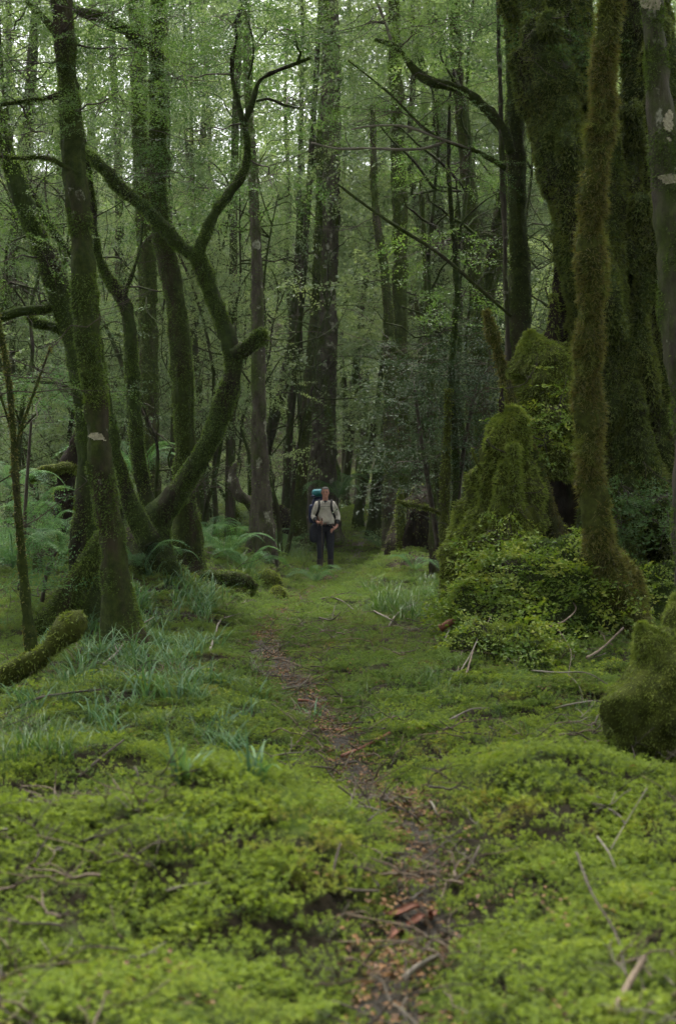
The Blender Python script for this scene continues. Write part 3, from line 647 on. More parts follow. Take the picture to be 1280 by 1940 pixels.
    def top(s, k, sxy=1., sz=1., rz=0.):
        for nm, me in (('upper_crown', KINDS[k][2]),):
            o = link(nm, me, s.root); o.scale = (sxy, sxy, sz); o.rotation_euler = (0, 0, rz); o.location = (s.trunk['C'][-1][0] * .8 - s.loc[0] * .8, 0, 2.6); o['kind'] = 'stuff'
        return s
    def done(s, leafmat='beech_leaf', barktw='stick_dark'):
        if s.fuzz.n: link('moss', s.fuzz.mesh('moss', M[s.moss], s.loc, False, 'tip'), s.root, kind='stuff')
        if s.twg.n: link('twigs', s.twg.mesh('twigs', M[barktw], s.loc), s.root, kind='stuff')
        if s.leaf.n: link('crown', s.leaf.mesh('crown', M[leafmat], s.loc, False), s.root, kind='stuff')
        return s

# front left beech with the pale lichen band
t = Tree('beech_tree', 'mossy beech with a pale lichen band across its trunk, nearest on the left', 'tree', 14.5,
  [(240,1232,70),(226,1150,56),(209,1000,46),(190,880,45),(182,760,42),(164,620,42),(154,450,41),(138,300,42),(128,150,37),(116,20,36),(106,-140,34),(96,-320,32)], 'bark', 'moss_deep', 6500, .032, .7, .3, 28, .16, .05, .07, .12)
t.branch([(112,70,16),(85,35,13),(55,5,10),(20,-40,8)], 14.5).branch([(150,330,10),(90,300,9),(40,300,7),(0,296,5)], 14.4).branch([(118,180,14),(60,190,10),(0,198,8)], 14.6)
t.patch(188,829,44,14).twigs(10, .8, .35)
t.leaves([(60,120,14.6,120,60,26),(10,60,15,110,60,22),(200,190,14.2,90,40,16),(60,250,15,100,40,18),(250,90,15,90,50,18),(160,20,14,120,40,18)]).top(1, 1.0, 0.95, 0.4).done()
# darker leaning neighbour behind it
t = Tree('beech_tree', 'dark mossy beech leaning far to the left behind the banded beech', 'tree', 16.5,
  [(163,1110,62),(166,1000,50),(168,850,42),(160,740,40),(140,640,40),(118,560,40),(88,490,38),(55,410,34),(30,340,30),(5,265,28),(-20,180,26),(-50,60,24)], 'bark_dark', 'moss_deep', 4200, .03, .5, .35, 22, thr=-.05)
t.branch([(118,575,24),(85,585,20),(50,588,18),(0,602,14),(-50,610,12)], 16.5).branch([(150,640,22),(110,622,22),(70,612,18),(55,600,12)], 16.9, k=1.6).branch([(128,560,16),(90,480,14),(45,390,12),(20,300,9)], 16.9).branch([(150,500,14),(90,420,12),(40,330,9),(0,300,7)], 17.2).twigs(12, .8, .3)
t.leaves([(20,490,16,80,50,18),(110,730,16.4,90,30,10),(20,380,16.8,90,50,16)]).top(1, 1, 1, 2.0).done()

# the twisted many-stemmed beech
Yt = 19.0
t = Tree('twisted_beech', 'twisted dark beech whose diagonal stem forks into a wide Y, left of the trail', 'tree', Yt,
  [(278,1045,101),(285,1005,72),(305,970,49),(342,925,39),(380,868,35),(412,800,34),(432,740,34),(442,690,34),(436,650,31),(420,605,30),(402,560,29),(386,515,29),(372,482,27)], 'bark_dark', 'moss_deep', 5200, .03, .35, .3, 24, .16, .06, .06, -.1, wob=.1)
t.branch([(374,488,25),(345,470,24),(318,440,23),(288,408,23),(255,378,22),(226,356,22),(200,325,20),(178,300,19),(163,286,13)], Yt, k=1.3, wob=.12)
t.branch([(372,490,25),(385,455,22),(402,412,20),(420,385,19),(445,352,17),(464,318,15),(469,280,13),(464,240,13),(458,222,10)], Yt, wob=.1)
t.branch([(461,235,10),(450,190,8),(440,150,8),(440,110,7),(448,75,7),(446,45,6),(458,18,5)], Yt, k=.4).branch([(463,232,11),(478,195,9),(488,160,8),(500,146,8),(530,132,7),(562,120,6),(590,108,4)], Yt, k=.4)
t.branch([(486,192,6),(510,188,5),(540,200,4),(565,205,3)], Yt, k=.3).branch([(470,150,5),(480,110,4),(478,70,3),(470,40,3)], Yt, k=.2).branch([(562,120,6),(570,100,5),(562,88,4),(560,60,3)], Yt, k=.2)
t.branch([(440,672,29),(460,660,27),(478,650,24),(490,641,28),(499,637,25)], Yt - .1, 'knobbed_stub', amp=.4, k=2.2, capr=.5)
t.branch([(292,1000,47),(276,935,30),(264,860,26),(256,780,24),(250,700,24),(245,630,24),(238,585,25),(222,552,21),(205,525,18),(193,500,16),(186,478,14),(180,440,11),(176,380,9),(165,300,8),(150,210,5)], Yt + .2, k=1.2)
t.branch([(285,1030,42),(262,985,39),(240,935,30),(226,885,24),(212,810,18),(196,720,17),(180,620,15)], Yt - .4)
t.branch([(300,985,34),(330,960,25),(352,945,15)], Yt + .3).branch([(232,568,10),(243,540,8),(252,515,7),(266,470,4),(270,420,3)], Yt + .2, k=1.5)
t.twigs(26, .9, .3, 1., .006)
t.leaves([(330,150,19.3,130,70,30),(520,60,19.0,150,60,30),(370,250,19.1,120,60,24),(560,190,19.5,110,60,22),(420,30,18.5,150,40,24),(300,330,19.5,110,50,18),(520,330,20.0,90,60,14)]).done()

# mossy buttress root that runs down behind the banded beech
def log(name, label, pts, Y, bark='bark_moss', moss='moss_olive', dens=3000, cat='log', group=None, knob=False, seg=16, ln=.035, amp=.16, flute=.06, air=False):
    best = 9e9
    for Yc in Y * np.linspace(.75, 1.35, 61) if not air else [Y]:
        P, R = px_poly(pts, Yc); d = abs(float(np.min(P[:, 2] - R * .4 - gh(P[:, 0], P[:, 1]))) - (-.03)) + .02 * abs(Yc - Y)
        if d < best: best, Yb = d, Yc
    P, R = px_poly(pts, Yb); b = P[0].copy(); t = tube(P, R, seg, .07, amp, 3, flute, int(pts[0][0]) % 300, .3, capr=.7, fine=True, cush=.035)
    o = thing(name, label, cat, b, group); rg = np.random.default_rng(int(pts[0][1]))
    link('wood', Geo().add(t['V'], t['Q'], t['T']).mesh('wood', M[bark], b), o)
    p, n = tube_points(t, dens, rg, True, -.3); V, T, a = blades(p, n, ln, .008, rg=rg); link('moss', Geo().add(V, T=T, a=a).mesh('moss', M[moss], b, False, 'tip'), o, kind='stuff'); return o
log('mossy_log', 'thick mossy log sloping down to the left from behind the banded beech', [(205,1010,40),(180,1058,44),(150,1105,48),(118,1150,50),(85,1190,46),(60,1210,30)], 15.6, 'bark', 'moss_deep', 5000)
log('mossy_log', 'rotting green log with a rounded raised end, low on the left edge', [(-60,1310,48),(0,1288,46),(45,1262,42),(85,1235,40),(115,1205,44),(138,1185,52),(143,1178,46)], 13.2, ln=.035)
log('mossy_log', 'bright mossy branch lying across the dark hollow behind the left trunks', [(55,905,22),(85,895,20),(120,885,20),(145,890,16)], 19)

# other trunks of the middle distance
t = Tree('beech_tree', 'straight mossy beech with a stout split foot just right of the twisted beech', 'tree', 20.5,
  [(352,1112,62),(354,1060,52),(353,1000,46),(350,920,38),(349,830,37),(345,700,37),(336,600,37),(322,520,35),(306,430,33),(297,330,30),(299,200,26),(298,80,24),(300,-60,22),(302,-220,20)], 'bark', 'moss_deep', 3600, .035, .6, .4, 22, .16, .12, thr=-.05)
t.branch([(300,100,22),(280,82,24),(262,76,24),(238,55,22),(205,38,20),(170,25,20),(140,15,14)], 20.3, k=1.4).branch([(272,78,12),(262,40,10),(248,10,8),(275,-30,6)], 20.3)
t.branch([(306,330,12),(320,310,14),(308,270,10)], 20.4).branch([(344,1110,30),(380,1098,32),(425,1095,30),(465,1098,22),(485,1110,12)], 20.2, 'root', k=1.5).twigs(14, 1.0, .3)
t.leaves([(330,30,20,120,70,26),(240,140,20,110,60,22),(420,120,21,120,60,22),(380,350,21,100,70,18)], 'mid').top(0, 1., 1., 4.).done()
t = Tree('beech_tree', 'mossy straight trunk standing behind the arms of the twisted beech', 'tree', 26, [(284,960,44),(283,800,36),(281,600,34),(276,430,34),(268,280,30),(262,100,28),(256,-100,24)], 'bark', 'moss_deep', 900, .045); t.twigs(8, 1.2, .4).leaves([(250,230,26,100,60,16),(300,420,26.5,90,60,12)], 'mid').done()
t = Tree('beech_tree', 'narrow trunk mottled with pale lichen between the twisted beech and the hiker', 'tree', 26, [(497,975,40),(493,880,31),(491,780,27),(489,650,23),(486,500,21),(482,400,20),(476,290,17),(470,150,15),(466,-50,13)], 'bark_pale', 'moss_deep', 500, .04, .6)
t.branch([(488,955,22),(465,945,18),(450,935,20),(440,905,16),(446,880,10)], 26.2).twigs(10, 1.2, .3).leaves([(480,330,26,80,60,14)], 'mid').done()
t = Tree('beech_tree', 'tall stout trunk rising directly behind the hiker', 'tree', 37, [(612,975,60),(613,900,50),(612,800,46),(615,650,42),(619,500,38),(624,380,37),(627,200,34),(625,50,32),(626,-120,28)], 'bark_pale', 'moss_deep', 420, .05, .4); t.twigs(10, 1.6, .4).done()
t = Tree('beech_tree', 'slim trunk leaning against the stout trunk behind the hiker', 'tree', 36, [(566,960,26),(575,850,20),(585,720,18),(594,600,16),(600,480,14),(604,380,12),(606,250,10)], 'bark', 'moss_deep', 400, .05, .4); t.done()
t = Tree('beech_tree', 'left one of two close trunks right of the trail, bending left above', 'tree', 31, [(742,985,34),(741,880,28),(740,780,25),(738,660,21),(733,570,18),(726,500,16),(715,430,14),(708,350,12),(706,200,10)], 'bark_far', 'moss_olive', 500, .045, .5); t.twigs(8, 1.4, .4).done()
t = Tree('beech_tree', 'right one of two close trunks right of the trail, straight and tall', 'tree', 32, [(766,985,34),(763,880,28),(759,700,27),(757,500,26),(755,380,26),(752,240,24),(748,80,22),(746,-100,20)], 'bark', 'moss_deep', 500, .045, .5); t.twigs(8, 1.4, .4).leaves([(760,260,32,100,60,14),(700,220,32,90,60,12)], 'mid').done()
t = Tree('beech_tree', 'thin dark trunk slanting to the right beyond the hiker', 'tree', 40, [(680,965,16),(692,900,14),(704,830,12),(716,760,11),(724,690,10),(730,600,9)], 'bark_dark', 'moss_deep', 0); t.done()
t = Tree('beech_tree', 'short stout dark trunk slanting right, close to the two straight trunks', 'tree', 38, [(712,970,26),(718,900,22),(726,840,19),(738,770,17),(746,690,15),(750,560,12)], 'bark_dark', 'moss_deep', 0); t.done()
t = Tree('forked_beech', 'thick trunk forking into two arms behind the straight trunk on the right', 'tree', 25, [(900,1010,60),(902,880,48),(905,760,42),(906,660,42),(910,600,40)], 'bark', 'moss_deep', 900, .04)
t.branch([(910,612,36),(902,560,27),(897,480,25),(892,400,26),(884,320,25),(876,240,25),(866,150,22),(860,20,19),(858,-120,17)], 25).branch([(911,612,36),(924,550,30),(936,480,28),(944,420,26),(953,360,22),(962,280,18),(968,180,15)], 25.2)
t.branch([(900,500,14),(882,470,16),(872,440,12),(866,400,9)], 25).branch([(896,470,12),(915,445,10),(938,448,7)], 24.9).twigs(14, 1.2, .2).leaves([(860,90,25,130,70,24),(930,330,25,90,60,14),(830,300,25,90,60,14)], 'mid').top(1, 1., 1., 5.).done()
Ys = 18.5
t = Tree('beech_tree', 'straight spotted trunk behind the broken stump, with a bare arching branch to its left', 'tree', Ys, [(990,900,60),(988,780,46),(985,640,39),(984,520,38),(979,390,34),(975,220,30),(971,80,30),(968,-80,28),(966,-260,26)], 'bark', 'moss_deep', 900, .03, .5, .4, 22)
t.branch([(968,290,16),(955,250,17),(940,228,18),(915,202,17),(880,175,15),(845,163,14),(815,156,14),(792,142,14),(772,118,12),(755,95,11),(735,82,9),(712,76,7)], Ys - .3, k=.8).branch([(742,90,7),(735,60,6),(722,25,5),(705,-20,4)], Ys - .3, bark='stick_pale', k=0)
t.branch([(958,320,12),(930,302,9),(895,283,7),(845,268,6),(800,240,5),(740,180,4),(660,115,3)], Ys - .5, k=.3).branch([(845,268,5),(810,280,5),(760,284,5),(700,281,4),(640,282,4),(590,270,3)], Ys - .5, bark='stick_pale', k=0).branch([(890,282,4),(830,262,4),(770,240,4),(710,238,3),(665,245,3)], Ys - .6, bark='stick_pale', k=0)
t.branch([(968,600,5),(900,540,6),(830,480,6),(760,435,6),(700,395,5),(640,350,4)], Ys - .6, k=.2).twigs(16, 1.1, .2)
t.leaves([(800,60,18,140,60,26),(900,60,18.6,110,60,20),(760,190,18,130,40,16),(700,40,18,120,50,20),(1010,100,18.5,80,60,10),(860,330,18,100,30,8)]).top(1, 1., .95, .9).done()
t = Tree('beech_tree', 'thin pale stem close against the straight spotted trunk', 'tree', 18.2, [(962,700,11),(958,560,9),(955,430,9),(950,300,9),(947,180,8),(944,60,7),(942,-60,6)], 'bark_pale', 'moss_deep', 0, ground=False, wob=.6); t.root.location = t.loc; t.done()
t = Tree('beech_sapling', 'slender dark sapling stem rising through the small-leaved shrub', 'sapling', 19.5, [(862,1105,16),(856,980,13),(864,860,12),(858,700,12),(864,560,11),(856,430,10),(848,330,8),(852,200,5)], 'bark_dark', 'moss_deep', 900, .03, .4, wob=1.2); t.twigs(14, 1., .2).leaves([(830,460,19.5,70,60,10),(880,560,19.5,70,60,10)], 'mid').done()
t = Tree('beech_sapling', 'mossy sapling stem standing beside the hollow black stump', 'sapling', 19, [(846,1120,26),(846,1060,20),(843,1000,17),(842,930,18),(846,840,14),(850,740,11)], 'bark_moss', 'moss_olive', 2000, .035, .4); t.branch([(842,975,9),(815,965,7),(780,958,8),(752,950,7)], 19, k=2).twigs(8, .6, .3).done()
t = Tree('beech_sapling', 'crooked sapling with an elbow bend right of the two close trunks', 'sapling', 24, [(822,960,16),(822,850,13),(820,740,12),(818,660,13),(812,590,12),(806,520,11),(802,440,9),(796,340,8)], 'bark', 'moss_deep', 400, .04, .4); t.branch([(818,680,9),(790,680,10),(765,676,9),(745,660,9),(738,645,6)], 24).branch([(812,600,8),(795,600,8),(788,580,9),(790,560,6)], 24).twigs(10, 1., .3).done()

# right: giant old tree, the hairy leaning trunk in front of it and the edge trunk
Yg = 17.6
t = Tree('giant_beech', 'giant old beech wrapped in dark furrowed moss, leaning to the left above', 'tree', Yg,
  [(1195,1160,330),(1190,1040,270),(1183,900,222),(1175,760,196),(1170,640,170),(1158,520,150),(1134,400,126),(1098,270,118),(1066,150,128),(1040,40,138),(1016,-80,140),(985,-260,140)], 'bark_dark', 'moss_giant', 3600, .05, .25, .6, 40, .16, .2, .09, -.6, ell=.85, cush=.07, bw=.01)
t.branch([(1265,1180,150),(1252,1040,128),(1245,900,116),(1240,720,108),(1236,500,104),(1230,300,100),(1222,100,98),(1215,-150,90)], Yg + .5, 'side_stem', amp=.2, seg=26, bark='bark_dark', k=.8)
t.branch([(1140,1120,150),(1150,1000,100),(1165,870,70),(1170,740,56),(1165,600,44),(1160,470,28)], Yg - 1.1, 'buttress', amp=.18, seg=20, k=1.3).branch([(1300,1040,80),(1262,960,64),(1225,900,54),(1205,820,48),(1196,740,36)], Yg - 1.3, 'buttress', amp=.18, seg=18, k=1.3)
t.branch([(1070,300,60),(1010,200,50),(985,110,44)], Yg - 1.0, 'burl', amp=.3, k=1.6).branch([(1096,660,22),(1088,540,40),(1078,430,60),(1062,300,80),(1042,160,90),(1025,60,70)], Yg - 1., 'burl', amp=.3, seg=20, k=1.6)
for k, (x0, x1, yb, ytp, w0, w1, dy) in enumerate([(1168,1140,1010,500,62,44,-1.15),(1206,1186,1000,610,46,30,-1.2),(1228,1215,1060,380,40,36,-.9),(1262,1248,1080,430,54,40,-1.0),(1282,1272,1000,250,46,40,-.7),(1190,1160,900,380,40,34,-1.0),(1218,1196,700,200,38,34,-.75),(1246,1236,560,40,38,36,-.6),(1150,1118,760,330,40,42,-1.0),(1110,1064,520,150,44,50,-1.0),(1088,1036,380,40,44,48,-.95),(1062,1010,300,-60,40,40,-.85),(1030,985,260,-80,40,44,-.7),(1180,1120,520,120,46,46,-.8)]):
    n = 7; tq = np.linspace(0, 1, n); rz = np.random.default_rng(300 + k)
    t.branch([(x0 + (x1 - x0) * q ** 1.2 + rz.normal(0, 5), yb + (ytp - yb) * q, (w0 * (1.25 - .25 * min(1, q * 4)) + (w1 - w0) * q) * rz.uniform(.75, 1.25), .25 * q * rz.normal()) for q in tq], Yg + dy, 'ridge', amp=.34, seg=14, k=1.5, wob=.5, bark='bark_dark' if k % 3 == 1 else None)
t.leaves([(1060,130,16.4,90,40,8),(1030,60,16.4,80,40,8)], 'near').leaves([(1245,945,15.6,70,40,16),(1180,930,15.6,60,50,14),(1255,1000,15.4,50,40,10),(1170,990,15.5,50,60,10)], 'filmy').top(1, 1.3, 1.05, 1.).twigs(10, .7, .4).done()
t = Tree('beech_tree', 'shaggy olive-moss trunk curving up from a hooked foot, front right', 'tree', 13.6,
  [(1196,1225,52),(1180,1160,66),(1150,1090,58),(1132,1020,50),(1118,930,45),(1117,820,43),(1109,700,46),(1119,560,44),(1118,450,46),(1124,350,42),(1136,250,44),(1139,170,38),(1153,60,36),(1156,-80,34),(1165,-250,34)], 'bark_moss', 'moss_brown', 9000, .06, .35, .3, 26, .26, .04, .06, -.12, bw=.0065, cush=.075)
t.branch([(1185,1180,50),(1200,1140,46),(1192,1100,40),(1165,1060,40)], 13.7, 'root', k=1.2).top(1, .9, 1., 2.6).done()
t = Tree('beech_tree', 'pale-blotched dark trunk at the right edge of the frame', 'tree', 12.6, [(1330,1250,90),(1318,1000,80),(1305,800,74),(1290,600,68),(1274,440,62),(1264,330,56),(1252,220,48),(1242,100,42),(1233,0,38),(1224,-150,36)], 'bark_pale', 'moss_deep', 6000, .03, .4, .3, 24, thr=.1)
for a in [(1270,345,50,18),(1232,5,34,40),(1258,240,18,50)]: t.patch(*a)
t.twigs(4, .6).done()

# broken mossy stump with its hollow, splinters and fallen roots
t = Tree('broken_stump', 'tall broken stump thick with bright moss and hollow behind, right of the trail', 'stump', 15.3,
  [(958,1225,196),(946,1120,168),(940,1040,132),(950,960,104),(956,890,84),(964,830,66),(968,795,46),(966,778,20)], 'bark_moss', 'moss_olive', 8500, .05, .1, .4, 32, .45, .3, .08, -.3, ell=.8, cush=.15, bw=.009)
for k, (x0, x1, yb, ytp, w0, w1) in enumerate([(905, 955, 1180, 880, 50, 22), (985, 968, 1160, 850, 44, 20), (930, 945, 1200, 960, 54, 26), (1010, 985, 1190, 960, 46, 18), (888, 925, 1210, 1000, 46, 24)]):
    rz = np.random.default_rng(700 + k); t.branch([(x0 + (x1 - x0) * q + rz.normal(0, 5), yb + (ytp - yb) * q, (w0 + (w1 - w0) * q) * rz.uniform(.75, 1.3)) for q in np.linspace(0, 1, 6)], 14.95, 'ridge', amp=.45, seg=12, k=.9, wob=.6)
t.branch([(955,800,12),(948,760,9),(952,735,4)], 15.3, 'splinter', bark='rotten', k=.2).branch([(930,905,9),(905,880,6),(893,850,3)], 15.1, 'dead_branch', k=.3).twigs(12, .5, .3)
t.branch([(1040,905,60),(1044,860,110),(1040,800,136),(1034,740,134),(1026,695,112),(1012,664,70),(1004,642,34),(1002,632,12)], 16.3, 'leafy_wall', amp=.4, seg=30, k=1.)
t.branch([(1070,1200,150),(1074,1050,140),(1072,900,136),(1068,800,110)], 17.3, 'hollow_shade_wall', bark='rotten', amp=.2, seg=22, k=0)  # near-black wall colour stands in for the shade inside the hollow
t.branch([(1098,760,70),(1084,690,60),(1070,630,44),(1058,580,30),(1056,530,20),(1058,478,6)], 16.8, 'splinter', bark='rotten', amp=.3, k=.12).branch([(1040,670,40),(1046,610,22),(1048,560,10)], 16.6, 'splinter', bark='rotten', k=.3)
t.leaves([(1030,835,15.6,50,40,12),(1000,800,15.5,50,30,8),(1060,770,15.7,40,60,12),(960,1030,14.7,80,60,10)], 'filmy').done('bright_fern')
log('mossy_root', 'mossy root propped diagonally against the front of the broken stump', [(962,720,8),(972,765,14),(985,800,20),(1006,860,22),(1026,930,28),(1048,1000,32),(1062,1050,48),(1066,1120,50)], 14.8, 'bark', 'moss_brown', 3500, 'root')
log('dead_spike', 'hairy dead spike rising above the shrub of small leaves', [(985,900,16),(970,800,18),(962,740,20),(952,700,16),(938,655,16),(928,620,20),(920,592,6)], 16.5, 'bark_moss', 'moss_brown', 5000, 'snag', ln=.06, air=True)

# rounded things thick with moss
def blob(name, label, c, rx, ry, rz, cat='hummock', mat='bark_moss', moss='moss_olive', dens=4200, ln=.035, seed=1, group=None, rough=.22, squash=1.6, topcut=None, lean=0., leafy=0):
    nu, nv = 40, 26; u = np.linspace(0, 2 * math.pi, nu, endpoint=False); v = np.linspace(-.35 * math.pi, .5 * math.pi, nv)
    D = np.stack([np.cos(v)[:, None] * np.cos(u)[None], np.cos(v)[:, None] * np.sin(u)[None], np.repeat(np.sin(v)[:, None], nu, 1)], -1)
    k = 1 + rough * fbm(D * squash + seed * 5.3, 3, seed); V = D * k[..., None] * [rx, ry, rz]; V[..., 0] += lean * np.maximum(V[..., 2], 0)
    i = np.arange(nv - 1)[:, None]; j = np.arange(nu)[None]; j2 = (j + 1) % nu
    Qd = np.stack([i * nu + j, i * nu + j2, (i + 1) * nu + j2, (i + 1) * nu + j], -1).reshape(-1, 4)
    o = thing(name, label, cat, c, group); rg = np.random.default_rng(seed)
    link('body', mesh_np('body', V.reshape(-1, 3), [Qd], M[mat]), o)
    n = int(dens * 2 * math.pi * rx * max(rz, rx)); a = rg.integers(0, nv - 1, n); b = rg.integers(0, nu, n); f = rg.random(n)[:, None]; g = rg.random(n)[:, None]
    k = rg.random(n) < np.cos(v)[a] + .1; a, b, f, g = a[k], b[k], f[k], g[k]
    p = (V[a, b] * (1-f) + V[a, (b+1) % nu] * f) * (1-g) + (V[a+1, b] * (1-f) + V[a+1, (b+1) % nu] * f) * g; nn = unit(D[a, b] / [rx, ry, rz])
    k = (nn[:, 1] < .5) & (p[:, 2] > -.15) & (fbm((p + np.array(c)) * 4, 2, seed) > -.75); V2, T2, a2 = blades(p[k], nn[k], ln, .009, .25, .8, .5, rg)
    link('moss', mesh_np('moss', V2, [T2], M[moss], False, {'tip': a2}), o, kind='stuff')
    if leafy:
        q = rg.choice(np.nonzero(k)[0], leafy); G = Geo(); az = np.arctan2(nn[q][:, 1], nn[q][:, 0]) + rg.normal(0, .5, leafy)
        sprays_geo(G, 'filmy', p[q] + nn[q] * .03, az, rg.normal(-.1, .4, leafy), rg.normal(0, .3, leafy), rg.uniform(.5, 1.1, leafy), rg); link('foliage', G.mesh('foliage', M['bright_fern'], smooth=False), o, kind='stuff')
    return o
def blob_px(name, label, px, pyb, Y, wpx, hpx, **k):
    c = ground_at(px, pyb) if Y is None else at(px, pyb, Y); Y = c[1]; c[2] = g1(c[0], c[1]) - .03; s = Y / F
    return blob(name, label, c, wpx * .5 * s, k.pop('ry', wpx * .45 * s), hpx * s, **k)
# stump at the right edge
t = Tree('mossy_stump', 'squat moss-covered stump with two peaks cut off by the right edge of the frame', 'stump', 8.4, [(1300,1480,130),(1280,1425,176),(1264,1365,202),(1264,1305,188),(1254,1262,142),(1238,1228,92),(1222,1204,52),(1213,1186,20)], 'bark_moss', 'moss_olive', 19000, .02, .05, .3, 30, .5, .2, .04, -.5, cush=.075, bw=.0045)
t.branch([(1330,1330,150),(1312,1250,120),(1298,1190,84),(1288,1150,56),(1284,1132,24)], 8.7, 'peak', amp=.3, seg=20, k=1.).done()
blob_px('moss_hummock', 'leafy moss hummock at the foot of the broken stump', 945, 1205, 14.3, 170, 125, seed=5, leafy=260, dens=7000, mat='bark_dark', moss='moss_olive', rough=.42, squash=2.2)
blob_px('moss_hummock', 'broad leafy mound between the broken stump and the shaggy trunk', 1060, 1225, 14.0, 270, 140, seed=6, leafy=420, dens=6000, mat='bark_dark', moss='moss_deep', rough=.45, squash=2.4)
blob_px('moss_hummock', 'low yellow-green hummock on the bank below the shaggy trunk', 960, 1290, 12.6, 210, 74, seed=7, leafy=120, dens=8000, mat='bark_dark', rough=.4, squash=2.4)
blob_px('moss_hummock', 'dark green mound right of the hooked foot of the shaggy trunk', 1235, 1190, 15.2, 190, 110, seed=8, leafy=200, rough=.4, squash=2.2, mat='bark_dark', moss='moss_deep')
blob_px('moss_hummock', 'round green knob just left of the mossy log near the hiker', 497, 1000, None, 44, 44, seed=11)
blob_px('moss_hummock', 'smaller round mossy knob second to the left of the hiker', 443, 1002, None, 36, 42, seed=12, moss='moss_deep')
blob_px('moss_hummock', 'mossy lump on the ground between the split-foot beech and the hiker', 505, 1112, None, 66, 34, seed=13)
blob_px('moss_hummock', 'little moss lump lowest of those left of the hiker', 525, 1135, None, 44, 26, seed=14)
blob_px('moss_hummock', 'long moss-covered hump joined to the foot of the split-foot beech', 430, 1112, None, 110, 34, seed=15, rough=.3)
blob_px('moss_hummock', 'bright yellow mossy mound beside the trail beyond the hiker', 705, 985, None, 34, 16, seed=16)
log('mossy_log', 'dark mossy log sloping down to the ground just left of the hiker', [(510,962,30),(530,975,40),(555,990,42),(580,1003,34),(598,1014,20)], 27.5, 'rotten', 'moss_olive', 1500)
# hollow stump on the mound
t = Tree('hollow_stump', 'black hollow stump on a mound right of the trail, ragged at the rim', 'stump', 26.3, [(795,1050,104),(797,1020,92),(800,985,84),(802,955,78),(798,935,50),(792,925,22)], 'rotten', 'moss_olive', 700, .05, .05, .3, 24, .3, .16, .08, .05)
t.branch([(757,1040,18),(760,1000,15),(757,965,16),(760,930,8)], 25.9, 'rim', k=6, bark='bark_moss').branch([(835,1040,20),(832,990,16),(838,950,14),(836,915,6)], 25.9, 'rim', k=6, bark='bark_moss').branch([(752,950,7),(785,955,8),(815,962,9),(845,958,8)], 25.7, 'rim', k=8, bark='bark_moss').done()
# left edge saplings and snags
t = Tree('beech_sapling', 'crooked mossy sapling nearest the left edge of the frame', 'sapling', 12.4, [(66,1345,24),(62,1250,20),(55,1180,18),(44,1080,15),(38,1000,13),(30,900,12),(24,800,11),(14,700,10),(2,630,8),(-10,560,7)], 'bark', 'moss_brown', 2500, .03, .4); t.branch([(28,860,7),(45,800,6),(70,730,5),(95,660,4)], 12.4).branch([(24,820,5),(5,760,5),(-10,720,4)], 12.4).twigs(16, .5, .2).done()
log('dead_snag', 'black rotten snag leaning behind the dark leaning beech, left', [(120,1010,34),(124,950,34),(130,890,30),(142,840,16),(150,800,6)], 19.5, 'rotten', 'moss_deep', 400, 'snag')
log('dead_snag', 'thin mossy snag standing in front of the black rotten snag', [(120,1100,20),(116,1020,16),(112,970,13),(108,930,8)], 18.5, 'bark_moss', 'moss_olive', 2500, 'snag')

# shrub with small dark leaves, right of the trail
def shrub(label, spots, Y0, stems, kind='shrub', leafmat='shrub_leaf', group=None, name='shrub'):
    b = at(*stems[0][0][:2], Y0); b[2] = g1(b[0], b[1]); o = thing(name, label, 'shrub', b, group); rg = np.random.default_rng(int(spots[0][0])); G = Geo(); T = Geo()
    tips = []
    for st in stems:
        P, R = px_poly(st, Y0); t = tube(P, R, 6, .12, .1, 3, wob=.3, seed=3); link('stem', Geo().add(t['V'], t['Q'], t['T']).mesh('stem', M['stick_dark'], b), o); tips.append(t['C'])
    C = np.concatenate(tips)
    for px, py, Y, rx, rz, n in spots:
        n = int(n * 2.2); c = at(px, py, Y); s = Y / F; d = rg.normal(0, .5, (n, 3)) * [rx * s, rx * s, rz * s]; P = c + d
        thin(T, C[np.argmin(np.linalg.norm(C - c, axis=1))], c, .009, .004, rg, .12, 4, 6)
        for q in range(0, n, 2): thin(T, c + d[q] * .15, P[q], .004, .002, rg, .12, 3, 4)
        sprays_geo(G, kind, P, np.arctan2(d[:, 1], d[:, 0]) + rg.normal(0, .5, n), rg.normal(.1, .4, n), rg.normal(0, .4, n), rg.uniform(.6, 1.2, n), rg)
    link('twigs', T.mesh('twigs', M['stick_dark'], b), o, kind='stuff'); link('foliage', G.mesh('foliage', M[leafmat], b, False), o, kind='stuff'); return o
shrub('dense shrub of small dark glossy leaves between the trail and broken stump', [(780,690,20,80,50,26),(850,700,19.6,90,60,34),(930,690,19.2,70,50,22),(760,760,20,60,50,20),(830,780,19.5,90,60,34),(905,770,19,80,60,28),(790,860,20,90,50,26),(860,850,19.4,80,60,28),(770,930,20,60,40,16),(905,840,19,60,60,18),(740,890,20.5,40,50,12),(860,620,20,60,40,14)], 19.6,
  [[(850,1060,12),(845,960,11),(840,860,9),(850,760,8),(860,660,6)],[(872,1060,10),(868,950,9),(880,840,8),(900,740,6)],[(830,1040,10),(815,940,9),(800,850,8),(785,740,6)]])
shrub('low shrub with dull green leaves in the gloom at the left edge', [(30,1000,17,80,60,16),(70,1050,16.5,90,50,16),(110,1085,16.5,60,40,10),(20,1110,15.5,70,50,14),(60,760,18,60,60,14)], 17, [[(50,1130,10),(46,1040,9),(50,940,7),(60,800,5)],[(80,1140,8),(90,1080,7),(110,1040,5)]], leafmat='fern_leaf')

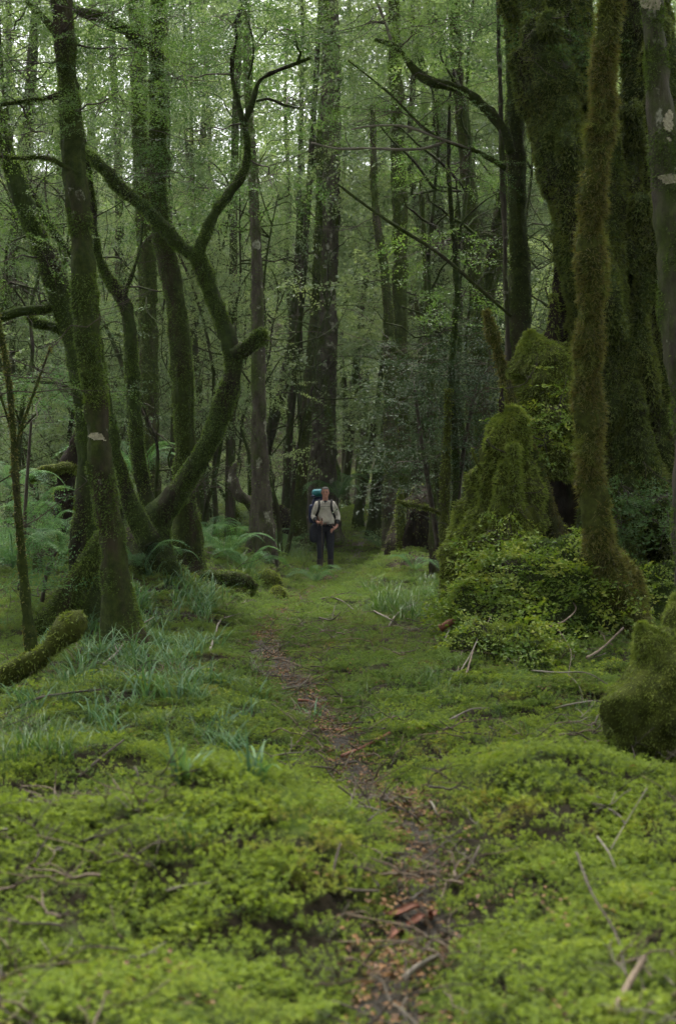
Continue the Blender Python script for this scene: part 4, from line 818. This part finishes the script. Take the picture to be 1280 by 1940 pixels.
# ------------------------------------------------------------------ ferns
def frond_mesh(seed, L=.7, pn=22, wid=.16, arch=.5):
    r = np.random.default_rng(seed); G = Geo(); n = pn; t = np.linspace(0, 1, n + 2); z = arch * L * (np.sin(t * 2.2) / 1.0 - .55 * t ** 2 * 1.2); x = L * t
    R_ = np.column_stack([x, np.zeros_like(x), z]); tb = tube(R_[::3], np.linspace(.005, .0015, len(R_[::3])), 4, .1, 0, 1); G.add(tb['V'], tb['Q'], tb['T'])
    B = []; D = []; Ls = []
    for k in range(2, n + 2):
        tn = unit(R_[k] - R_[k - 1]); w_ = wid * (math.sin(min(1, (t[k] * .92 + .1)) * math.pi) ** .7) * (1.0 if t[k] > .15 else .7)
        for s in (-1, 1):
            d = unit(np.array([.45, s, -.22 + r.normal(0, .06)])); m = 5; q = np.linspace(0.08, .95, m)
            for c in range(m):
                p = R_[k] + d * w_ * q[c]; ll = w_ * .34 * (1.05 - q[c]) + .006
                for s2 in (-1, 1): B.append(p); D.append(unit(d * .6 + s2 * tn + [0, 0, r.normal(0, .1)])); Ls.append(ll)
            B.append(R_[k]); D.append(d); Ls.append(w_)
    B, D, Ls = np.array(B), np.array(D), np.array(Ls); wdt = np.where(Ls > .05, .006, Ls * .42)
    V, Qd = leaf_quads(B, D, np.tile([0, 0, 1.], (len(B), 1)), Ls, wdt, .1); G.add(V, Qd); return G.mesh('frond', M['fern_leaf'], smooth=False)
FR = [frond_mesh(1, .75, 20, .17), frond_mesh(2, .6, 18, .15, .6), frond_mesh(3, .95, 24, .2, .42)]
def fern(px, py, label, size=1., n=7, group=None, Y=None, pitch=0., lift=0.):
    p = ground_at(px, py) if Y is None else at(px, py, Y)
    if Y is not None and not lift: p[2] = g1(p[0], p[1])
    o = thing('fern', label, 'fern', p, group); rg = np.random.default_rng(int(px * 7 + py))
    for k in range(n):
        f = link('frond', FR[int(rg.integers(0, 3))], o, (0, 0, .02)); f.rotation_euler = (rg.normal(0, .15), -pitch - rg.uniform(-.1, .4), k * 6.283 / n + rg.normal(0, .25)); s = size * rg.uniform(.75, 1.2); f.scale = (s, s, s)
    return o
for a in [(400,1022,'feathery fern at the edge of the bank below the mossy knobs',1.0,8),(455,1020,'low spreading fern right below the second mossy knob',.95,8),(372,1030,'fern growing beside the split-foot beech on its right',.9,7),(430,1058,'wide fern in the middle of the fern patch left of the hiker',1.05,9),(500,1040,'fern with drooping fronds nearest to the dark log by the hiker',.9,8),(470,1085,'fern at the lower end of the fern patch left of the hiker',1.1,8),(545,1045,'small fern beside the hiker, under the end of the dark log',.8,7)]:
    fern(a[0], a[1], a[2], a[3], a[4], 'ferns on the left bank')
fern(598, 1118, 'fern in the middle of the trail in front of the feet of the hiker', .8, 9, Y=26)
fern(268, 1085, 'fern between the banded beech and the split-foot beech', .85, 7, 'ferns on the left bank'); fern(300, 1070, 'fern in the shade under the forked base of the twisted beech', .8, 7, 'ferns on the left bank')
for a in [(60,985,18,'large arching fern in the shade below the black snag, left',.85),(20,930,19,'large fern at the left edge, highest of the shaded ferns',.95),(95,1015,18.5,'shaded fern between the black snag and the left log',.9),(25,1080,16,'shaded fern low at the left edge beside the crooked sapling',1.1),(120,1060,17,'small shaded fern beside the thin mossy snag',1.0),(260,905,22,'fern glimpsed between stems of the twisted beech',1.4)]:
    o = fern(a[0], a[1], a[3], a[4], 8, 'shaded ferns at left', Y=a[2], lift=1); 
fern(640, 945, 'pale fern showing just right of the head of the hiker', 1.5, 7, None, Y=36, lift=1)
fern(785, 1085, 'small fern on the mound in front of the hollow stump', .7, 6); fern(720, 1040, 'little fern on the right verge behind the hiker', .9, 6)

# ------------------------------------------------------------------ grass tufts
def tuft_mesh(seed, n=26, L=.34, wd=.006, spread=.07, mat='grass', arch=1.):
    r = np.random.default_rng(seed); V = []; Qd = []; c = 0
    for k in range(n):
        az = r.uniform(0, 6.28); o = np.array([r.normal(0, spread), r.normal(0, spread), -.02]); ln = L * r.uniform(.5, 1.25); lean = r.uniform(.15, .9); m = 6; t = np.linspace(0, 1, m)
        h = np.array([math.cos(az), math.sin(az), 0]); sd_ = np.array([-h[1], h[0], 0]); bend = arch * r.uniform(.3, 1.2)
        P = o + h * (ln * (lean * t * .5 + bend * .55 * t ** 2))[:, None] + np.array([0, 0, 1.]) * (ln * (t * (1.05 - .3 * lean) - bend * .55 * t ** 2.3))[:, None]
        w_ = wd * (1 - t ** 2.2) + .0006; V.append(np.stack([P - sd_ * w_[:, None], P + sd_ * w_[:, None]], 1).reshape(-1, 3)); i = np.arange(m - 1)
        Qd.append(np.stack([2*i, 2*i+1, 2*i+3, 2*i+2], -1) + c); c += 2 * m
    return mesh_np('grass_tuft', np.concatenate(V), [np.concatenate(Qd)], M[mat], True)
TU = [tuft_mesh(s, 26, .42, .0065) for s in range(4)]; TB = [tuft_mesh(20 + s, 15, .4, .009, .035) for s in range(3)]; TG = [tuft_mesh(30 + s, 40, .34, .0035, .1, 'grass_green', .7) for s in range(3)]
def tuft(px, py, me, s, label, group=None, p=None):
    p = ground_at(px, py) if p is None else p; o = link('grass_tuft', me, None, p - [0, 0, .01]); o.rotation_euler = (0, 0, rng.uniform(0, 6.28)); o.scale = (s, s, s * rng.uniform(.85, 1.1)); return tag(o, label, 'grass tuft', group)
tuft(490, 1472, TB[0], .85, 'broad-bladed grass tuft behind the crest of the left foreground moss mound'); tuft(345, 1482, TB[1], .8, 'curved-bladed grass tuft left of the one on the moss crest', None)
tuft(590, 1372, TB[2], .8, 'grass tuft leaning over the left edge of the trail beside a bark strip'); tuft(330, 1600, TG[0], .55, 'fine soft grass tuft growing out of the foreground moss mound')
tuft(60, 1345, TB[0], .9, 'grass tuft at the foot of the crooked left-edge sapling')
for k in range(44): tuft(rng.uniform(0, 520), rng.uniform(1265, 1430), (TG + TU)[k % 7], rng.uniform(.5, .85), 'thin mixed grass tuft in the moss between the banded beech and the left foreground mound', 'grass in the left moss')
for k in range(26): tuft(rng.uniform(640, 1120), rng.uniform(1200, 1420), TG[k % 3], rng.uniform(.4, .7), 'sparse fine grass tuft in the moss right of the trail', 'grass in the right moss')
LA = 'bluish arching grass tuft in the thick drift around the foot of the banded beech'
for k in range(46):
    px, py = rng.normal(240, 85), rng.normal(1235, 42)
    if py < 1120 or px > 470 or px < 60: continue
    tuft(px, py, TU[k % 4], rng.uniform(.7, 1.1), LA, 'grass around the banded beech')
for k in range(26): tuft(rng.uniform(240, 420), rng.uniform(1085, 1190), TU[k % 4], rng.uniform(.8, 1.2), 'bluish grass tuft between the banded beech and the split-foot beech', 'grass behind the banded beech')
for k in range(14): tuft(rng.uniform(0, 130), rng.uniform(1385, 1470), TG[k % 3], rng.uniform(.6, .95), 'fine grass tuft in the soft patch at the left edge of the moss', 'fine grass at the left edge')
for k in range(34): tuft(rng.uniform(690, 860), rng.uniform(1105, 1175), TG[k % 3], rng.uniform(.9, 1.4), 'fine green grass tuft on the right verge below the hollow stump', 'grass below the hollow stump')
for k in range(20): tuft(rng.uniform(420, 600), rng.uniform(1030, 1100), TG[k % 3], rng.uniform(1., 1.5), 'fine grass tuft among the ferns left of the hiker', 'grass among the ferns')

# ------------------------------------------------------------------ fallen sticks and bark
def stick(pts, w0, label, mat='stick', w1=None, forks=(), group=None, name='fallen_stick', lift=.03, cat='stick'):
    G = Geo()
    def run(pp, a, b, base=None):
        P = []
        for k, p in enumerate(pp):
            g = ground_at(p[0], p[1]); P.append([g[0], g[1], g[2] + lift + (p[2] if len(p) > 2 else 0)])
        P = np.array(P); d = P[:, 1].mean() / F; t = tube(P, np.linspace(a, b, len(P)) * .3 * d, 8, .025, .35, 14, 0, int(pp[0][0]) % 99, .9); G.add(t['V'], t['Q'], t['T']); return P[0]
    o0 = run(pts, w0, w1 or w0 * .5)
    for f in forks: run(f, w0 * .55, w0 * .25)
    o = link(name, G.mesh(name, M[mat], o0), None, o0); return tag(o, label, cat, group)
stick([(648,1444),(690,1424),(738,1400)], 15, 'red-brown stick lying across the right side of the trail', 'stick_red', 11)
stick([(608,1393),(632,1391),(655,1393)], 9, 'short red-brown piece of wood on the left of the trail', 'stick_red'); stick([(565,1335),(590,1338),(608,1345)], 8, 'small brown stick at the trail edge above the short red piece', 'stick_red')
stick([(1105,1418),(1140,1416),(1182,1415)], 14, 'thick pale broken stick lying left of the squat right-edge stump', 'stick', 11)
stick([(765,1882),(795,1870,.02),(830,1858,.05)], 24, 'grey broken stick in the moss beside the trail at the bottom', 'stick_pale', 15)
stick([(1160,1945),(1188,1912,.02),(1220,1880,.07)], 30, 'thick grey stick end poking up in the bottom right corner', 'stick', 24)
stick([(150,1485),(195,1455,.03),(235,1430,.05)], 9, 'thin dark stick leaning in the moss at left', 'stick_dark', 6); stick([(262,1504),(310,1498,.02),(378,1485,.03)], 9, 'dark twig lying below the curved-bladed grass tuft', 'stick_dark', 5)
stick([(0,1372),(70,1350,.05),(130,1340,.05),(190,1330,.03)], 9, 'long dark branch lying along the left side in front of the grass', 'stick_dark', 6)
stick([(195,1268),(225,1245,.03),(255,1218,.1),(292,1200,.16)], 8, 'bleached branch propped against the foot of the banded beech', 'stick_pale', 4, [[(222,1248,.03),(214,1225,.1),(226,1205,.2)],[(250,1222,.09),(243,1200,.2),(240,1180,.3)]])
stick([(398,1240),(405,1215),(418,1185,.02),(432,1178,.02),(462,1168,.03)], 7, 'pale crooked twig on the moss left of the muddy trail', 'stick_pale', 4, [[(404,1218),(398,1240),(412,1252)]])
stick([(598,1142),(625,1140,.03),(650,1150,.04),(670,1160)], 6, 'dark branching stick lying across the trail below the fern', 'stick_dark', 4, [[(620,1140,.03),(650,1136,.06),(675,1138,.08)]])
stick([(605,1175),(628,1186,.04),(645,1184,.12)], 6, 'small dark forked stick on the trail', 'stick_dark', 3, [[(628,1186,.04),(636,1172,.16)]])
stick([(708,1165),(730,1182,.05),(755,1195,.02)], 6, 'bleached twig, left of two crossing on the right verge', 'stick_pale', 4); stick([(735,1195),(755,1175,.06),(790,1160,.1)], 5, 'bleached twig, right of two crossing on the right verge', 'stick_pale', 3)
stick([(835,1212,.06),(850,1208,.1),(866,1203,.12)], 22, 'broken dark red slab of wood below the leafy hummock', 'stick_red', 18, name='bark_slab', cat='wood')
stick([(812,1182),(840,1165,.05),(868,1150,.1)], 12, 'brown stick leaning up the bank left of the leafy hummock', 'stick', 7); stick([(838,1230),(850,1212,.05),(862,1190,.12)], 7, 'short pale stick standing beside the dark red slab', 'stick_pale', 5)
stick([(865,1290),(880,1245,.1),(900,1215,.2),(905,1190,.3)], 6, 'dead arching stem, left of the bundle on the low hummock', 'stick', 3); stick([(880,1292),(900,1255,.12),(930,1225,.25)], 6, 'dead arching stem, middle of the bundle on the low hummock', 'stick', 3); stick([(870,1285),(895,1262,.1),(915,1235,.22)], 5, 'dead arching stem, right of the bundle on the low hummock', 'stick_pale', 3)
stick([(1040,1250,.25),(1070,1240,.28),(1090,1218,.3),(1060,1200,.35)], 6, 'looping dry vine over the mound under the shaggy trunk', 'stick', 4, [[(1055,1250,.25),(1080,1275,.15),(1076,1300,.05)]])
stick([(1110,1270,.05),(1140,1255,.08),(1180,1232,.15)], 8, 'straight brown stick lying below the hooked foot of the shaggy trunk', 'stick', 6)
stick([(1005,1283),(1060,1295,.05),(1110,1305,.08),(1150,1318,.04)], 6, 'long grey twig on the moss between the low hummock and right-edge stump', 'stick_pale', 3, [[(1075,1300,.05),(1095,1320,.03),(1105,1345,.02)]])
stick([(1050,1352),(1090,1350,.03),(1130,1348,.03),(1165,1355,.02)], 6, 'pale bent twig on the moss left of the squat stump', 'stick_pale', 4); stick([(850,1375),(890,1362,.02),(925,1358,.02)], 7, 'grey stick lying flat on the right moss bank', 'stick_pale', 5)
stick([(880,1452),(915,1442,.03),(935,1436,.03)], 6, 'short dark twig on the crest of the right moss mound', 'stick_dark', 4)
stick([(1130,1612,.02),(1150,1650,.05),(1165,1668,.02)], 8, 'pale forked twig in the moss at lower right', 'stick_pale', 5, [[(1155,1645,.03),(1190,1612,.1),(1225,1585,.16)]])
stick([(1090,1690,.1),(1120,1760,.08),(1165,1830,.06),(1185,1890,.02)], 9, 'thin dark stem slanting through the moss at lower right', 'stick_dark', 6); stick([(815,1530),(822,1555,.03),(828,1568,.01)], 8, 'short pale twig standing on the right edge of the trail', 'stick_pale', 6)
stick([(725,1535),(760,1552,.01),(785,1565,.01)], 10, 'dark root crossing the trail where it bends', 'stick_dark', 8, name='root', cat='root')
stick([(100,1560),(104,1535,.06),(107,1515,.12)], 5, 'single dry stalk standing in the moss at far left', 'stick', 3); stick([(628,1690),(640,1668,.05),(645,1650,.06)], 12, 'dark twig sticking out of the moss left of the trail', 'stick_dark', 7)
stick([(520,1255),(545,1262,.01),(575,1272,.01)], 5, 'thin twig on the muddy part of the trail', 'stick', 3); stick([(468,1285),(495,1270,.01),(525,1275,.02)], 5, 'thin grey twig at the left of the muddy part', 'stick_pale', 3)
for k, (px, py, s, lb) in enumerate([(765,1757,1.0,'long flake of red bark on the trail near the bottom'),(795,1775,.8,'curled flake of red bark right of the long flake'),(752,1788,.8,'small orange flake of bark at the left side of the trail'),(818,1752,.6,'little red bark flake at the right side of the trail')]):
    g = ground_at(px, py); n, m = 9, 6; u = np.linspace(-1, 1, n); v = np.linspace(-1, 1, m); L, W = .075 * s, .022 * s
    V = np.stack(np.broadcast_arrays(u[:, None] * L, v[None] * W * (1 - .5 * u[:, None] ** 4), .012 * v[None] ** 2 + .01 * np.sin(u * 3 + k)[:, None]), -1).reshape(-1, 3); V = V + .004 * fbm(V * 60, 2, k)[:, None]; V = np.vstack([V, V - [0, 0, .005]])
    i = np.arange(n - 1)[:, None]; j = np.arange(m - 1)[None]; q = np.stack([i * m + j, i * m + j + 1, (i + 1) * m + j + 1, (i + 1) * m + j], -1).reshape(-1, 4); ring = [r_ * m for r_ in range(n)] + [(n - 1) * m + c for c in range(1, m)] + [r_ * m + m - 1 for r_ in range(n - 2, -1, -1)] + [c for c in range(m - 2, 0, -1)]
    ring = np.array(ring); nx = np.roll(ring, -1); o = link('bark_flake', mesh_np('bark_flake', V, [np.vstack([q, (q + n * m)[:, ::-1], np.stack([ring, ring + n * m, nx + n * m, nx], -1)])], M['stick_red']), None, g + [0, 0, .035]); o.rotation_euler = (.1, .1 * k - .1, .5 * k + .2); tag(o, lb, 'bark')

# ------------------------------------------------------------------ the hiker
M['skin'] = mat_plain('skin', (.42, .21, .155), .6, .12, 30); M['shirt'] = mat_plain('shirt_cloth', (.38, .35, .3), .9, .25, 9, .6); M['trousers'] = mat_plain('dark_trousers', (.012, .014, .022), .9, .3, 30, .3)
M['black'] = mat_plain('black_webbing', (.012, .011, .011), .8, .3, 30); M['teal'] = mat_plain('teal_nylon', (.012, .13, .15), .55, .25, 20, .3); M['navy'] = mat_plain('navy_nylon', (.012, .018, .06), .6, .3, 20, .3)
M['hair'] = mat_plain('grey_hair', (.085, .08, .075), .9, .5, 90, .5); M['leather'] = mat_plain('boot_leather', (.03, .022, .016), .7, .3, 30); M['lip'] = mat_plain('lips', (.22, .08, .07), .6, .1, 30); M['eye'] = mat_plain('eye_dark', (.03, .02, .018), .4, .1, 30)
M['grip'] = mat_plain('pole_grip', (.07, .035, .02), .7, .2, 30); M['metal'] = mat_plain('pole_metal', (.05, .035, .022), .6, .2, 30)
hp = at(616, 1080, 30.4); hp[2] = g1(hp[0], hp[1]); print('hiker ground', hp, at(616, 1080, 30.4)); HX, HY, HG = hp
man = thing('person', 'hiker in a light shirt and dark trousers standing on the trail with a pack', 'person', hp)
J = {'pel': (0,0,.96,.15,.11), 'sp': (0,-.02,1.13,.165,.135), 'ch': (0,0,1.33,.17,.115), 'nb': (0,.01,1.48,.085,.07), 'nk': (0,-.005,1.55,.058,.058), 'h1': (0,-.03,1.6,.068,.08), 'h2': (0,-.02,1.685,.086,.102), 'h3': (0,-.005,1.785,.078,.09),
 'rs': (-.165,.01,1.42,.062,.062), 're': (-.255,.02,1.16,.045,.045), 'rw': (-.155,-.2,1.04,.031,.027), 'rh': (-.1,-.265,1.03,.038,.024), 'ls': (.165,.01,1.42,.062,.062), 'le': (.265,.06,1.17,.045,.045), 'lw': (.25,-.1,.95,.031,.027), 'lh': (.19,-.165,.9,.04,.022),
 'rhip': (-.095,0,.87,.1,.1), 'rk': (-.105,-.02,.5,.062,.065), 'ra': (-.115,.02,.11,.043,.045), 'rt': (-.14,-.13,.05,.045,.035), 'lhip': (.095,0,.87,.1,.1), 'lk': (.11,-.03,.5,.062,.065), 'la': (.115,.01,.11,.043,.045), 'lt': (.15,-.14,.05,.045,.035)}
E = [('pel','sp'),('sp','ch'),('ch','nb'),('nb','nk'),('nk','h1'),('h1','h2'),('h2','h3'),('ch','rs'),('rs','re'),('re','rw'),('rw','rh'),('ch','ls'),('ls','le'),('le','lw'),('lw','lh'),('pel','rhip'),('rhip','rk'),('rk','ra'),('ra','rt'),('pel','lhip'),('lhip','lk'),('lk','la'),('la','lt')]
# fingers: right hand curls round the pole, left hand spreads on the hip
for k in range(4):
    z = 1.062 - .021 * k; J[f'r{k}a'] = (-.062, -.285, z, .0105, .0105); J[f'r{k}b'] = (-.05, -.325 + .004 * k, z - .004, .0095, .0095); J[f'r{k}c'] = (-.08, -.335 + .004 * k, z - .006, .008, .008); E += [('rh', f'r{k}a'), (f'r{k}a', f'r{k}b'), (f'r{k}b', f'r{k}c')]
    a = -.9 + .32 * k; L = (.07, .08, .075, .058)[k]; d = (-math.cos(a) * .8, -.25, math.sin(a)); b0 = (.19 - .028, -.178, .9 + .035 * math.sin(a)); J[f'l{k}a'] = (*b0, .0105, .0105); J[f'l{k}b'] = (b0[0] + d[0] * L * .55, b0[1] - .012, b0[2] + d[2] * L * .5, .0095, .0095); J[f'l{k}c'] = (b0[0] + d[0] * L, b0[1] - .006, b0[2] + d[2] * L - .006, .008, .008); E += [('lh', f'l{k}a'), (f'l{k}a', f'l{k}b'), (f'l{k}b', f'l{k}c')]
J['rta'] = (-.1, -.3, 1.062, .012, .012); J['rtb'] = (-.075, -.335, 1.078, .01, .01); J['lta'] = (.2, -.19, .935, .012, .012); J['ltb'] = (.165, -.21, .96, .01, .01); E += [('rh','rta'),('rta','rtb'),('lh','lta'),('lta','ltb')]
names = list(J); me = bpy.data.meshes.new('body'); me.from_pydata([J[k][:3] for k in names], [(names.index(a), names.index(b)) for a, b in E], []); body = bpy.data.objects.new('body', me); COL.objects.link(body)
sk = body.modifiers.new('skin', 'SKIN')
for k, nm in enumerate(names): me.skin_vertices[0].data[k].radius = J[nm][3:5]; me.skin_vertices[0].data[k].use_root = (nm == 'pel')
sb = body.modifiers.new('sub', 'SUBSURF'); sb.levels = 2; sb.render_levels = 2
dg = bpy.context.evaluated_depsgraph_get(); bm_ = bpy.data.meshes.new_from_object(body.evaluated_get(dg)); body.modifiers.clear(); body.data = bm_; bm_.materials.clear(); bm_.materials.append(M['skin']); bm_.polygons.foreach_set('use_smooth', np.ones(len(bm_.polygons), bool)); body.parent = man
nv = len(bm_.vertices); BV = np.zeros(nv * 3, np.float32); bm_.vertices.foreach_get('co', BV); BV = BV.reshape(-1, 3).astype(float); BN = np.zeros(nv * 3, np.float32); bm_.vertices.foreach_get('normal', BN); BN = BN.reshape(-1, 3).astype(float)
bones = [(a, b) for a, b in E]; Dm = []; Tm = []
for a, b in bones:
    A, B_ = np.array(J[a][:3]), np.array(J[b][:3]); d = B_ - A; t = np.clip(((BV - A) @ d) / d.dot(d), 0, 1); Dm.append(np.linalg.norm(BV - A - t[:, None] * d, axis=1) / (.5 * (J[a][3] * (1 - t) + J[b][3] * t) + .5 * .06)); Tm.append(t)
who = np.argmin(np.array(Dm), 0); tw = np.array(Tm)[who, np.arange(nv)]; bn = np.array([a + '>' + b for a, b in bones])[who]
arm = np.array([n_.split('>')[0] in ('rs', 're', 'ls', 'le') for n_ in bn]); fore = np.isin(bn, ['re>rw', 'le>lw']); hand = np.array([n_.split('>')[0] in ('rw', 'lw', 'rh', 'lh') or n_[1].isdigit() or n_[:3] in ('rta', 'lta') for n_ in bn])
leg = np.array([n_.split('>')[0] in ('rhip', 'lhip', 'rk', 'lk') or n_.split('>')[1] in ('rhip', 'lhip') for n_ in bn]); foot = np.isin(bn, ['ra>rt', 'la>lt'])
z = BV[:, 2]; torso = np.isin(bn, ['pel>sp', 'sp>ch', 'ch>nb', 'ch>rs', 'ch>ls'])
polys = [tuple(p.vertices) for p in bm_.polygons]
def garment(nm, mask, off, mat, keep=None, wr=.006):
    pl = [p for p in polys if all(mask[v] for v in p)]; u = sorted({v for p in pl for v in p}); ix = {v: k for k, v in enumerate(u)}
    V = BV[u] + BN[u] * (off * .85 + wr * fbm(BV[u] * 14, 2, len(nm)))[:, None]; m = bpy.data.meshes.new(nm); m.from_pydata(V.tolist(), [], [[ix[v] for v in p] for p in pl]); m.materials.append(M[mat]); m.polygons.foreach_set('use_smooth', np.ones(len(pl), bool)); o = link(nm, m, man)
    s_ = o.modifiers.new('thick', 'SOLIDIFY'); s_.thickness = .006; s_.offset = 1; return o
shirt = garment('shirt', (torso & (z > .97) & (z < 1.50)) | (arm & ~fore) | (fore & (tw < .45)) , .02, 'shirt', wr=.012)
garment('undershirt_sleeve', fore & (tw > .3) & (tw < .85), .014, 'black'); garment('trousers', (leg & (z > .1)) | ((z < 1.02) & (z > .8) & ~arm & ~hand), .012, 'trousers', wr=.01)
garment('boot', (foot | (np.isin(bn, ['rk>ra', 'lk>la']) & (z < .26))), .02, 'leather'); garment('hair', (z > 1.655) & ((BV[:, 1] > -.04) | (z > 1.735)) & np.isin(bn, ['h1>h2', 'h2>h3']), .012, 'hair')
def ell(nm, c, r, mat, par, rot=None):
    u = np.linspace(0, 6.2832, 13)[:-1]; v = np.linspace(-1.5, 1.5, 9); D = np.stack([np.cos(v)[:, None] * np.cos(u)[None], np.cos(v)[:, None] * np.sin(u)[None], np.repeat(np.sin(v)[:, None], 12, 1)], -1)
    i = np.arange(8)[:, None]; j = np.arange(12)[None]; o = link(nm, mesh_np(nm, (D * r).reshape(-1, 3), [np.stack([i * 12 + j, i * 12 + (j + 1) % 12, (i + 1) * 12 + (j + 1) % 12, (i + 1) * 12 + j], -1).reshape(-1, 4)], M[mat]), par, c)
    if rot: o.rotation_euler = rot
    return o
ell('nose', (0, -.116, 1.652), (.015, .022, .026), 'skin', body); ell('mouth', (0, -.104, 1.612), (.026, .008, .007), 'lip', body); ell('chin', (0, -.09, 1.59), (.035, .03, .028), 'skin', body)
for s in (-1, 1): ell('eye', (s * .031, -.1, 1.678), (.017, .011, .009), 'eye', body); ell('ear', (s * .08, -.005, 1.67), (.01, .022, .034), 'skin', body); ell('eyebrow', (s * .031, -.103, 1.698), (.021, .009, .006), 'hair', body)
def bandtube(nm, pts, rx, mat, par, flat_=.35):
    t = tube(np.array(pts), np.full(len(pts), rx), 8, .04, 0, 1, ell=flat_); return link(nm, Geo().add(t['V'], t['Q'], t['T']).mesh(nm, M[mat]), par)
bandtube('collar', [(-.07, -.03, 1.5), (-.045, -.085, 1.49), (-.02, -.12, 1.455)], .022, 'shirt', shirt); bandtube('collar', [(.07, -.03, 1.5), (.045, -.085, 1.49), (.02, -.12, 1.455)], .022, 'shirt', shirt); ell('neckline', (0, -.093, 1.475), (.045, .035, .035), 'black', shirt)
def rbox(nm, c, h, mat, par, seed=0, p=3.5):
    nu, nv = 26, 18; u = np.linspace(0, 6.2832, nu, endpoint=False); v = np.linspace(-math.pi / 2, math.pi / 2, nv); f = lambda x: np.sign(x) * np.abs(x) ** (2 / p)
    D = np.stack([f(np.cos(v))[:, None] * f(np.cos(u))[None], f(np.cos(v))[:, None] * f(np.sin(u))[None], np.repeat(f(np.sin(v))[:, None], nu, 1)], -1); D = D * (1 + .05 * fbm(D * 2.5, 2, seed))[..., None]
    i = np.arange(nv - 1)[:, None]; j = np.arange(nu)[None]; return link(nm, mesh_np(nm, (D * h).reshape(-1, 3), [np.stack([i * nu + j, i * nu + (j + 1) % nu, (i + 1) * nu + (j + 1) % nu, (i + 1) * nu + j], -1).reshape(-1, 4)], M[mat]), par, c)
pack = thing('backpack', 'dark backpack with a teal top worn by the hiker', 'backpack', (HX, HY, HG))
rbox('pack_body', (-.1, .27, 1.27), (.2, .14, .33), 'navy', pack, 1); rbox('lid', (-.15, .22, 1.665), (.145, .13, .085), 'teal', pack, 2, 2.6); rbox('side_pocket', (-.3, .24, 1.22), (.06, .09, .2), 'navy', pack, 3); ell('lid_trim', (-.26, .14, 1.6), (.05, .05, .03), 'navy', pack)
for s in (-1, 1): bandtube('shoulder_strap', [(s * .13, .1, 1.5), (s * .135, -.03, 1.515), (s * .13, -.125, 1.4), (s * .15, -.15, 1.28), (s * .2, -.06, 1.15), (s * .19, .1, 1.05)], .026, 'black', pack)
bandtube('chest_strap', [(-.13, -.15, 1.375), (0, -.165, 1.38), (.13, -.15, 1.375)], .014, 'black', pack); bandtube('hip_belt', [(-.17, .06, 1.0), (-.15, -.12, 1.0), (0, -.19, .99), (.15, -.12, 1.0), (.17, .06, 1.0)], .03, 'black', pack)
jk = thing('jacket', 'dark jacket hanging at the hip of the hiker beside the pole', 'jacket', (HX - .24, HY - .02, HG + .8)); rbox('cloth', (0, 0, 0), (.1, .07, .2), 'trousers', jk, 7, 2.6)
pole = thing('walking_pole', 'walking pole held upright in the hand of the hiker', 'pole', (HX - .07, HY - .31, HG)); bandtube('grip', [(0, 0, .98), (0, 0, 1.06), (0, .005, 1.12)], .017, 'grip', pole, 1.); bandtube('shaft', [(.015, -.01, .0), (.008, -.005, .5), (0, 0, .985)], .008, 'metal', pole, 1.)

# ------------------------------------------------------------------ twigs and chips nobody could count
def twig_litter():
    protos = []
    for s in range(6):
        r = np.random.default_rng(90 + s); G = Geo(); L = r.uniform(.12, .38); P = thin(G, (-L / 2, 0, .01), (L / 2, 0, r.uniform(.01, .06)), r.uniform(.003, .006), .0015, r, .2, 4, 6)
        for q in range(2): b_ = P[int(r.integers(1, 5))]; thin(G, b_, b_ + np.array([r.uniform(.03, .1), r.normal(0, .07), r.uniform(0, .07)]), .002, .001, r, .2, 3, 4)
        protos.append(bpy.data.objects.new('twig_bit', G.mesh('twig_bit', M['stick_pale' if s == 0 else 'stick' if s < 3 else 'stick_dark'])))
    n = 3800; y = 3 + 27 * rng.random(n) ** 1.1; x = rng.uniform(-1, 1, n) * (.27 * y + .5); c = fbm(np.column_stack([x, y, 0 * x]) * .8, 2, 61); v = np.exp(-(((x - .75) / 1.1) ** 2 + ((y - 16.0) / 2.6) ** 2)) + .7 * (trail_dist(x, y) < .3)
    k = (c + v * 1.2 + .25 * rng.random(n)) > .28; x, y = x[k], y[k]; n = len(x)
    scatter('twig_litter', np.column_stack([x, y, gh(x, y) + .035]), np.stack([rng.normal(0, .2, n), rng.normal(-.1, .25, n), rng.uniform(0, 6.28, n)], -1), rng.uniform(.6, 1.5, n), rng.integers(0, 6, n), protos)
twig_litter()


# ------------------------------------------------------------------ moist forest air
bx = bmesh.new(); bmesh.ops.create_cube(bx, size=1.0)
hz = bpy.data.meshes.new('haze'); bx.to_mesh(hz); bx.free(); ho = link('haze', hz, None, (0, 60, 29.2), kind='stuff'); ho.scale = (900, 1000, 61)
hm, hn = nodes('forest_air'); pv = hn.nodes.new('ShaderNodeVolumePrincipled'); pv.inputs['Density'].default_value = .00018; pv.inputs['Color'].default_value = (.88, .92, .9, 1)
oo = hn.nodes.new('ShaderNodeOutputMaterial'); hn.links.new(pv.outputs[0], oo.inputs['Volume']); hz.materials.append(hm)
